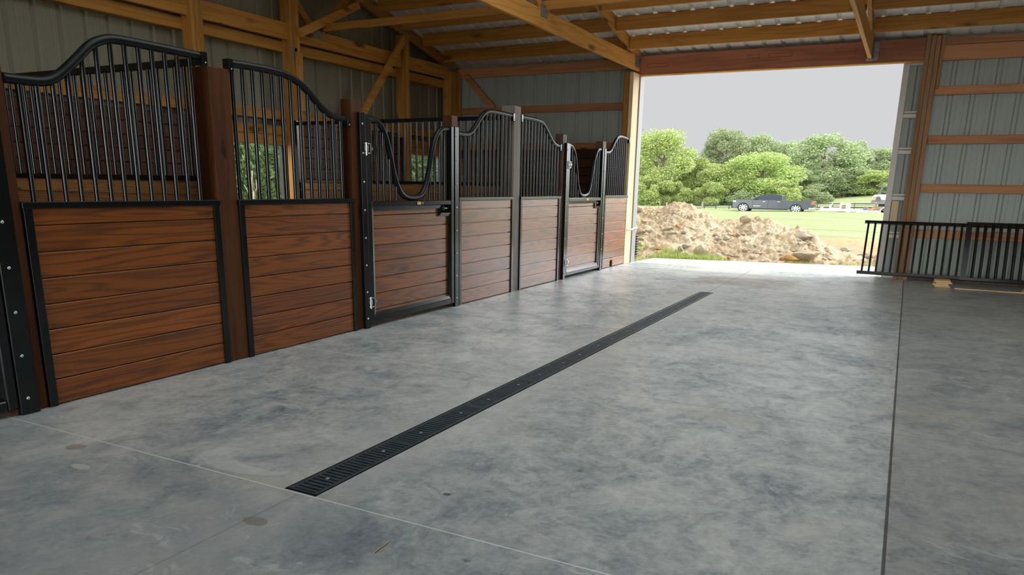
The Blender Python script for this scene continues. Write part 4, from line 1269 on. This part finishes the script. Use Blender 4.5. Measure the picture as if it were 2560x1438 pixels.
while cnt < 210:
    px = rs.uniform(1580, 2080); h, yc = crest(px)
    lo = 650; hi = 530 if px < 1760 else 575 + max(0, px - 1950) * .4
    py = rs.uniform(hi, lo)
    p = pile_hit(px, py)
    if p is None: continue
    sz = rs.choice((5, 6, 7, 8, 10, 12, 15))
    rock(px, py, sz * rs.uniform(1.0, 1.6), sz * rs.uniform(.6, .85), rs.choice(('rock', 'rock', 'rock', 'rock_grey', 'rock')), 'small tan stone half buried in the dirt mound', 'small stones in the dirt mound', rs.randint(0, 3), sink=.3)
    cnt += 1

# grass tufts round the slab (uncountable)
def grass(name, label, spots, n, h, seed):
    rg = np.random.default_rng(seed); V = []; Fc = []
    for i in range(n):
        x0, x1, y0, y1 = spots[rg.integers(len(spots))]
        x, y = rg.uniform(x0, x1), rg.uniform(y0, y1)
        if noise.noise((x * 2.2, y * 2.2, seed)) < -.12: continue
        z = max(gz(x, y), pile_z(x, y) if -8 < x < .2 and y > 12.2 else -9) - .01
        an = rg.uniform(0, 6.28); hh = h * rg.uniform(.4, 1.2); bend = rg.uniform(.1, .6) * hh
        dx, dy = math.cos(an), math.sin(an); w_ = .004
        o = len(V)
        V += [(x - dy * w_, y + dx * w_, z), (x + dy * w_, y - dx * w_, z), (x + dy * w_ * .7 + dx * bend * .35, y - dx * w_ * .7 + dy * bend * .35, z + hh * .65), (x - dy * w_ * .7 + dx * bend * .35, y + dx * w_ * .7 + dy * bend * .35, z + hh * .65), (x + dx * bend, y + dy * bend, z + hh)]
        Fc += [(o, o + 1, o + 2, o + 3), (o + 3, o + 2, o + 4)]
    mb = MB(); mb.v = V; mb.f = Fc
    return obj(name, mb, 'blade', base=(spots[0][0], spots[0][2], 0), label=label, cat='grass', kind='stuff')
grass('grass', 'green grass along the slab edge at the foot of the mound', [(-4.6, -3.62, 11.3, 12.9), (-4.3, -2.6, 12.15, 12.75), (-3.5, -2.5, 12.2, 12.7)], 5200, .13, 3)
grass('grass', 'sparse grass at the slab edge behind the railing end', [(-1.0, .3, 12.7, 13.6), (-1.6, -1.2, 12.55, 12.8)], 1300, .09, 9)
grass('grass', 'rough grass strip between the mound and the bushes at left', [(-11.5, -6.0, 19, 32)], 3500, .3, 14)

# black corrugated drain pipe by the left jamb
mb = MB()
pp = []
for k in range(40):
    pp.append((-4.04, 12.15, -.05 + .0105 * k))
mb.tube(pp, [.10 + (.012 if k % 4 < 2 else 0) for k in range(40)], 18)
obj('drain_pipe', mb, 'pipe', base=(-4.04, 12.15, -.05), label='black corrugated drain pipe standing outside by the left doorway jamb', cat='drain pipe')

# ------------------------------------------------------------------ fence
FYD = 61.5
def fz(px, py, Y=FYD): return top_z(px, py, Y)
t = thing('board_fence', 'dark rail fence with a thick wooden end post left of the gate', 'fence', (at(1700, FYD), FYD, gz(at(1700, FYD), FYD)))
mb = MB()
for (pya, pyb) in ((508.5, 510.0), (519, 520)):
    mb = MB(); z = fz(1710, pya); mb.beam((at(1655, FYD), FYD, fz(1655, pya) - .02), (at(1757, FYD), FYD, fz(1757, pyb) - .02), .05, .07); obj('rail', mb, 'fence_rail', t)
for px, wd in ((1757, .13), (1713, .09), (1668, .09)):
    x = at(px, FYD); mb = MB(); mb.box(x - wd / 2, x + wd / 2, FYD - .06, FYD + .06, gz(x, FYD) - .1, fz(px, 506)); obj('post', mb, 'fence', t)
t = thing('field_gate', 'dark metal field gate with thin rails left of the pickup', 'gate', (at(1805, FYD), FYD, gz(at(1805, FYD), FYD)))
for pr in (509.5, 513, 518.5, 522.5, 526.5):
    mb = MB(); mb.tube([(at(1759, FYD), FYD, fz(1759, pr)), (at(1852, FYD), FYD, fz(1852, pr + 1))], .02, 6); obj('rail', mb, 'fence_rail', t)
for px in (1762, 1791, 1824, 1850):
    x = at(px, FYD); mb = MB(); mb.box(x - .03, x + .03, FYD - .03, FYD + .03, gz(x, FYD) - .05, fz(px, 508)); obj('upright', mb, 'fence_rail', t)
t = thing('board_fence', 'dark three-rail fence behind the trailer right of the pickup', 'fence', (at(2120, FYD), FYD, gz(at(2120, FYD), FYD)))
for pr, hh in ((509, .07), (513, .03), (518.5, .09), (523.5, .03)):
    mb = MB(); mb.beam((at(1985, FYD), FYD, fz(1985, pr - .5)), (at(2260, FYD), FYD, fz(2260, pr + 1.2)), .04, hh); obj('rail', mb, 'fence_rail', t)
for px in (2045, 2084, 2138, 2192, 2245):
    x = at(px, FYD); mb = MB(); mb.box(x - .025, x + .025, FYD - .03, FYD + .03, gz(x, FYD) - .1, fz(px, 507.5)); obj('post', mb, 'fence_rail', t)

# ------------------------------------------------------------------ pickup truck (front towards -x)
TY = 58.0; TX0 = at(1836.5, TY); TX1 = at(2041.5, TY); TL = TX1 - TX0
tz0 = top_z(1930, 531, TY) - .06; tz1 = top_z(1930, 486.3, TY)
THT = tz1 - tz0
def tp(u, v): return (TX0 + u * TL, tz0 + v * THT)    # u 0..1 nose to tail, v 0..1 ground to roof
truck = thing('pickup_truck', 'dark blue-grey crew-cab pickup truck parked on the grass', 'pickup truck', ((TX0 + TX1) / 2, TY, tz0))
TW = .92
def arch(u, r, v0=.24, n=9):
    return [(u - r * math.cos(PI * i / n), v0 + .25 * math.sin(PI * i / n)) for i in range(n + 1)]
low = [(.012, .26), (.05, .23)] + arch(.147, .062) + [(.225, .235), (.70, .235)] + arch(.787, .062) + [(.87, .25), (.965, .30), (.985, .36), (.99, .64), (.98, .70), (.62, .70), (.60, .72), (.26, .72), (.20, .735), (.045, .715), (.018, .66), (.008, .5), (.004, .36)]
def side(poly, y0, y1, mat, name, parent):
    mb = MB(); mb.prism([tp(u, v)[::-1] for u, v in poly], 1, y0, y1)     # axis 1 -> cyclic order (z, x)
    o = obj(name, mb, mat, parent)
    md = o.modifiers.new('bevel', 'BEVEL'); md.width = .03; md.segments = 2; md.limit_method = 'ANGLE'; md.angle_limit = .7
    return o
side(low, TY - TW, TY + TW, 'paint', 'body', truck)
# greenhouse with tumblehome
def loft(poly, inset, mat, name, parent, y_out=TW - .03, zbase=.70):
    mb = MB(); n = len(poly); vs = []
    for s in (-1, 1):
        for (u, v) in poly:
            k = (v - zbase) / (1 - zbase)
            x, z = tp(u, v); vs.append((x, TY + s * (y_out - inset * max(0, k)), z))
    fs = [tuple(range(n)), tuple(range(2 * n - 1, n - 1, -1))] + [(i, i + n, (i + 1) % n + n, (i + 1) % n) for i in range(n)]
    mb.add(vs, fs); o = obj(name, mb, mat, parent); return o
cabp = [(.235, .70), (.30, .86), (.335, .945), (.385, .985), (.45, 1.0), (.575, .995), (.612, .965), (.617, .70)]
cb = loft(cabp, .17, 'paint', 'cab', truck)
md = cb.modifiers.new('bevel', 'BEVEL'); md.width = .035; md.segments = 2; md.limit_method = 'ANGLE'; md.angle_limit = .6
def pane(poly, name):
    mb = MB()
    for s in (-1,):
        vs = []
        for (u, v) in poly:
            k = (v - .70) / .30; x, z = tp(u, v); vs.append((x, TY + s * (TW - .03 - .17 * k + .006), z))
        for (u, v) in poly:
            k = (v - .70) / .30; x, z = tp(u, v); vs.append((x, TY + s * (TW - .03 - .17 * k - .03), z))
        n = len(poly)
        mb.add(vs, [tuple(range(n)), tuple(range(2 * n - 1, n - 1, -1))] + [(i, i + n, (i + 1) % n + n, (i + 1) % n) for i in range(n)])
    obj(name, mb, 'glass', truck)
pane([(.318, .765), (.35, .90), (.375, .945), (.437, .955), (.437, .765)], 'side_window')
pane([(.455, .765), (.455, .955), (.565, .95), (.583, .90), (.583, .765)], 'side_window')
mb = MB()
ws = []
for s in (-1, 1):
    for (u, v) in ((.243, .725), (.331, .93)):
        k = (v - .70) / .30; x, z = tp(u, v); ws.append((x - .03, TY + s * (TW - .12 - .17 * k), z + .03))
mb.add(ws + [(a + .02, b, c - .02) for a, b, c in ws], [(0, 1, 3, 2), (4, 6, 7, 5), (0, 2, 6, 4), (1, 5, 7, 3), (0, 4, 5, 1), (2, 3, 7, 6)]); obj('windscreen', mb, 'glass', truck)
# seams, bed gap, rocker, arches
mb = MB()
for u in (.262, .447, .618):
    x, z = tp(u, .30); mb.box(x - .012, x + .012, TY - TW - .004, TY - TW + .01, z, tp(u, .70)[1])
obj('door_seam', mb, 'trim_dark', truck)
mb = MB(); xa, za = tp(.235, .20); xb, zb = tp(.69, .245); mb.box(xa, xb, TY - TW - .03, TY - TW + .12, za, zb, c=.02); obj('running_board', mb, 'trim_dark', truck)
for u in (.147, .787):
    mb = MB()
    path = [(*tp(a, b),) for a, b in arch(u, .068, .24)]
    mb.tube([(p[0], TY - TW - .015, p[1] + .01) for p in path], .045, 8); obj('wheel_arch', mb, 'trim_dark', truck, smooth=True)
def wheel(u):
    x, z = tp(u, .295)
    rx, rz2 = .415, .365
    mb = MB(); n = 28
    prof = [(.72, -.14), (.93, -.15), (1.0, -.1), (1.0, .1), (.93, .15), (.72, .14)]
    vs = []; fs = []
    for k in range(n):
        an = 2 * PI * k / n
        for (r, yy) in prof: vs.append((x + rx * r * math.cos(an), TY - TW + .13 + yy, z + rz2 * r * math.sin(an)))
    m_ = len(prof)
    for k in range(n):
        for j in range(m_):
            a = k * m_ + j; b = k * m_ + (j + 1) % m_; c = ((k + 1) % n) * m_ + (j + 1) % m_; d_ = ((k + 1) % n) * m_ + j
            fs.append((a, b, c, d_))
    mb.add(vs, fs)
    w_ = obj('wheel', mb, 'rubber', truck, smooth=True)
    mb = MB(); yf = TY - TW + .0
    ring = [(x + rx * .68 * math.cos(2 * PI * k / 24), yf, z + rz2 * .68 * math.sin(2 * PI * k / 24)) for k in range(25)]
    mb.tube(ring, .025, 6)
    for k in range(8):
        an = 2 * PI * k / 8 + .2
        mb.beam((x + rx * .12 * math.cos(an), yf, z + rz2 * .12 * math.sin(an)), (x + rx * .66 * math.cos(an), yf, z + rz2 * .66 * math.sin(an)), .07, .03, Vector((0, 1, 0)))
    mb.sphere((x, yf, z), (.09, .04, .08), 12, 6)
    obj('rim', mb, 'alloy', w_)
    mb = MB(); mb.tube([(x, TY - TW + .06, z), (x, TY - TW + .2, z)], .27, 20); obj('brake', mb, 'trim_dark', w_)
wheel(.147); wheel(.787)
mb = MB()
for s in (.147, .787):
    x, z = tp(s, .295); mb.tube([(x, TY + TW - .26, z), (x, TY + TW, z)], .37, 22)
obj('wheel', mb, 'rubber', truck)
xa, za = tp(.298, .72); mb = MB(); mb.box(xa - .07, xa + .09, TY - TW - .2, TY - TW - .0, za, za + .17, c=.03); obj('mirror', mb, 'trim_dark', truck)
for u in (.40, .575):
    x, z = tp(u, .625); mb = MB(); mb.box(x - .1, x + .08, TY - TW - .03, TY - TW + .01, z - .018, z + .018, c=.008); obj('door_handle', mb, 'chrome', truck)
x, z = tp(.978, .59); mb = MB(); mb.box(x - .1, x + .075, TY - TW - .012, TY - TW + .12, z - .11, z + .12, c=.02); obj('tail_light', mb, 'lens_red', truck)
x, z = tp(.03, .60); mb = MB(); mb.box(x - .11, x + .13, TY - TW - .01, TY - TW + .2, z - .05, z + .06, c=.02); obj('headlight', mb, 'lens_white', truck)
mb = MB(); xa, za = tp(.93, .26); xb, zb = tp(1.0, .36); mb.box(xa, xb + .03, TY - TW - .01, TY + TW, za, zb, c=.03); obj('rear_bumper', mb, 'chrome', truck)
mb = MB(); xa, za = tp(.0, .24); xb, zb = tp(.035, .40); mb.box(xa - .03, xb, TY - TW + .02, TY + TW - .02, za, zb, c=.03); obj('front_bumper', mb, 'trim_dark', truck)
# chrome name script on the door as plain bright bars
x, z = tp(.27, .37); mb = MB()
for k in range(8): mb.box(x + k * .062, x + k * .062 + .045, TY - TW - .008, TY - TW + .004, z, z + .03)
obj('door_script', mb, 'chrome', truck, label='bright chrome lettering strip low on the front door')

# ------------------------------------------------------------------ trailer with excavator
RY = 58.0
def rx_(px): return at(px, RY)
def rz_of(px, py): return top_z(px, py, RY)
gA = gz(rx_(2120), RY)
tr = thing('flatbed_trailer', 'white flatbed trailer with red reflector tape hitched behind the pickup', 'trailer', (rx_(2150), RY, gA))
def rbox(px0, px1, py0, py1, y0, y1, mat, name, parent, c=.01, **kw):
    mb = MB(); zc0 = rz_of((px0 + px1) / 2, py1); zc1 = rz_of((px0 + px1) / 2, py0)
    mb.box(rx_(px0), rx_(px1), y0, y1, zc0, zc1, c=min(c, abs(zc1 - zc0) * .3)); return obj(name, mb, mat, parent, **kw)
rbox(2100, 2262, 525.5, 530.5, RY - 1.0, RY + 1.0, 'white', 'deck', tr)
rbox(2053, 2104, 523, 527.5, RY - .12, RY + .12, 'white', 'tongue', tr)
rbox(2054, 2060, 518, 527.5, RY - .3, RY + .3, 'white', 'coupler', tr)
rbox(2077, 2101, 519, 528.5, RY - .7, RY + .1, 'white', 'tool_box', tr)
mb = MB(); mb.tube([(rx_(2078), RY - .3, rz_of(2078, 529)), (rx_(2078), RY - .3, rz_of(2078, 512)), (rx_(2082), RY - .32, rz_of(2082, 511)), (rx_(2084), RY - .35, rz_of(2084, 509.5))], .05, 8); obj('jack', mb, 'white', tr, smooth=True)
mb = MB(); mb.tube([(rx_(2106), RY - .55, rz_of(2106, 517.5)), (rx_(2120), RY - .55, rz_of(2120, 517.5))], .11, 14); wn = obj('winch_drum', mb, 'rust', tr)
mb = MB()
for px in (2105.5, 2121, 2127): mb.box(rx_(px) - .06, rx_(px) + .06, RY - .7, RY - .35, rz_of(px, 526), rz_of(px, 508), c=.01)
mb.box(rx_(2105), rx_(2127), RY - .6, RY - .45, rz_of(2110, 511), rz_of(2110, 508.5)); obj('winch_frame', mb, 'white', tr)
for px in (2110, 2123, 2133, 2143, 2154, 2165, 2176, 2187, 2200, 2212):
    rbox(px, px + 4.5, 526, 527.4, RY - 1.02, RY - .99, 'lens_red', 'reflector', tr, c=.002)
for px in (2122, 2147):
    rbox(px, px + 8, 526.5, 531, RY - 1.03, RY - .99, 'white', 'marker_bracket', tr, c=.004)
mb = MB(); mb.beam((rx_(2203), RY - .8, rz_of(2203, 527)), (rx_(2213), RY - .8, rz_of(2213, 518)), .12, .07); obj('ramp', mb, 'white', tr)
def cyl_y(px, py, r, y0, y1, mat, name, parent):
    mb = MB(); mb.tube([(rx_(px), y0, rz_of(px, py)), (rx_(px), y1, rz_of(px, py))], r, 22); return obj(name, mb, mat, parent)
cyl_y(2215, 527.5, .2, RY - 1.0, RY - .78, 'rubber', 'wheel', tr)
cyl_y(2245, 527.5, .2, RY - 1.0, RY - .78, 'rubber', 'wheel', tr)

EX = RY + .1
ex = thing('mini_excavator', 'white and grey mini excavator with orange lights standing on the trailer', 'excavator', (rx_(2215), EX, rz_of(2215, 525)))
def epoly(pts, y0, y1, mat, name, c=.03, parent=None, **kw):
    mb = MB(); mb.prism([(rz_of(px, py), rx_(px)) for px, py in pts], 1, y0, y1); o = obj(name, mb, mat, parent or ex, **kw)
    if c:
        md = o.modifiers.new('bevel', 'BEVEL'); md.width = c; md.segments = 3; md.limit_method = 'ANGLE'; md.angle_limit = .5
    return o
epoly([(2181, 497), (2181, 491), (2187, 487), (2200, 486), (2240, 487), (2240, 500), (2182, 500)], EX - .72, EX + .72, 'white', 'rear_hood')
epoly([(2178, 510.5), (2181, 499.5), (2240, 499.5), (2240, 511)], EX - .76, EX + .76, 'machine_grey', 'counterweight')
epoly([(2187, 502), (2192, 491), (2199, 490.5), (2205, 500), (2203, 504), (2190, 504)], EX - .77, EX - .70, 'machine_grey', 'grille', .01)
mb = MB()
for k in range(5):
    py = 494 + 2 * k
    mb.box(rx_(2192.5 - k * .6), rx_(2202), EX - .785, EX - .765, rz_of(2197, py + .5), rz_of(2197, py - .3))
obj('grille_slats', mb, 'trim_dark', ex)
epoly([(2182, 496.5), (2184, 492.5), (2190, 491), (2191, 493.5), (2187, 498), (2182, 498.5)], EX - .75, EX - .68, 'orange', 'lamp', .006, label='orange rear lamp')
epoly([(2211, 494), (2216, 495), (2219, 497), (2213, 496)], EX - .75, EX - .68, 'orange', 'lamp', 0)
rbox(2187.5, 2194.5, 506, 508.2, EX - .775, EX - .75, 'orange', 'reflector', ex, c=.004)
mb = MB()
for yy in (EX - .62, EX + .5):
    mb.tube(catmull([(rx_(2196), yy, rz_of(2196, 486)), (rx_(2200), yy, rz_of(2200, 475)), (rx_(2203), yy, rz_of(2203, 468)), (rx_(2207), yy, rz_of(2207, 466.5)), (rx_(2245), yy, rz_of(2245, 466.5))], 4), .07, 8)
mb.box(rx_(2204), rx_(2246), EX - .62, EX + .5, rz_of(2220, 467.5), rz_of(2220, 465.5), c=.02)
mb.tube([(rx_(2228), EX - .62, rz_of(2228, 486)), (rx_(2228), EX - .62, rz_of(2228, 466))], .06, 8)
soft(obj('cab_frame', mb, 'machine_grey', ex))
mb = MB(); mb.box(rx_(2201), rx_(2216), EX - .3, EX + .2, rz_of(2208, 487), rz_of(2208, 482.5), c=.05); obj('seat', mb, 'trim_dark', ex)
mb = MB()
for yy in (EX - .75, EX + .45):
    path = [(rx_(2184), rz_of(2184, 523)), (rx_(2181), rz_of(2181, 520)), (rx_(2184), rz_of(2184, 517)), (rx_(2245), rz_of(2245, 516)), (rx_(2248), rz_of(2248, 520)), (rx_(2245), rz_of(2245, 523.5))]
    mb.prism([(b, a) for a, b in path], 1, yy, yy + .3)
obj('track', mb, 'rust', ex)
cyl_y(2210, 513, .3, EX - .4, EX + .4, 'trim_dark', 'swing_ring', ex)
epoly([(2161, 524.5), (2163, 517), (2168, 516), (2171, 520), (2181, 521), (2181, 524.5)], EX - .6, EX + .6, 'machine_grey', 'blade', .02)
epoly([(2172, 524), (2173, 522), (2184, 521), (2186, 519), (2188, 524)], EX - .8, EX - .74, 'orange', 'chain', 0, label='orange tie-down')

# ------------------------------------------------------------------ light
SKY_NEAR, SKY_RIGHT, SKY_TOP, SKY_FILL = 14.0, 1.0, .5, 7.6
sun_dir = Vector((.33, .33, 1.0)).normalized()      # towards the sun
sd = bpy.data.lights.new('sun', 'SUN'); sd.energy = 1.8; sd.angle = math.radians(.6); sd.color = (1, .95, .86)
so = bpy.data.objects.new('sun', sd); COL.objects.link(so); so.rotation_euler = sun_dir.to_track_quat('Z', 'Y').to_euler(); so.location = (20, 30, 40)

wd_ = bpy.data.worlds.new('sky'); SC.world = wd_; wd_.use_nodes = True
nt = wd_.node_tree; nt.nodes.clear()
out = nt.nodes.new('ShaderNodeOutputWorld'); bg = nt.nodes.new('ShaderNodeBackground')
tc = nt.nodes.new('ShaderNodeTexCoord'); sp = nt.nodes.new('ShaderNodeSeparateXYZ'); nt.links.new(tc.outputs['Generated'], sp.inputs[0])
# pale haze low over the field, unseen bright lobes added to light the barn
def wn(typ, **kw):
    nd = nt.nodes.new('ShaderNode' + typ)
    for k, v in kw.items(): setattr(nd, k, v)
    return nd
def lobe(direction, cos_in, cos_out):
    d_ = wn('VectorMath', operation='DOT_PRODUCT'); nt.links.new(tc.outputs['Generated'], d_.inputs[0]); d_.inputs[1].default_value = Vector(direction).normalized()
    mr = wn('MapRange', interpolation_type='SMOOTHSTEP'); mr.inputs[1].default_value = cos_out; mr.inputs[2].default_value = cos_in
    nt.links.new(d_.outputs['Value'], mr.inputs[0]); return mr.outputs[0]
def madd(a, k, b):
    m = wn('Math', operation='MULTIPLY_ADD'); nt.links.new(a, m.inputs[0]); m.inputs[1].default_value = k
    if isinstance(b, float): m.inputs[2].default_value = b
    else: nt.links.new(b, m.inputs[2])
    return m.outputs[0]
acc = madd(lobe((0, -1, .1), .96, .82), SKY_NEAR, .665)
acc = madd(lobe((1, -.5, .12), .96, .75), SKY_RIGHT, acc)
acc = madd(lobe((0, -.05, 1), .85, .5), SKY_TOP, acc)
acc = madd(lobe((.55, .65, .52), .95, .725), SKY_FILL, acc)      # lobe added to light the far stalls, above what the doorway shows
bg.inputs[0].default_value = (.985, 1.0, 1.015, 1)
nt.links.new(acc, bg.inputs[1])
nt.links.new(bg.outputs[0], out.inputs[0])

SC.view_settings.view_transform = 'Standard'
SC.view_settings.look = 'None'
SC.view_settings.exposure = 0
SC.view_settings.gamma = 1
SC.view_settings.use_curve_mapping = False
SC.cycles.max_bounces = 8
SC.cycles.diffuse_bounces = 5
SC.cycles.use_denoising = True
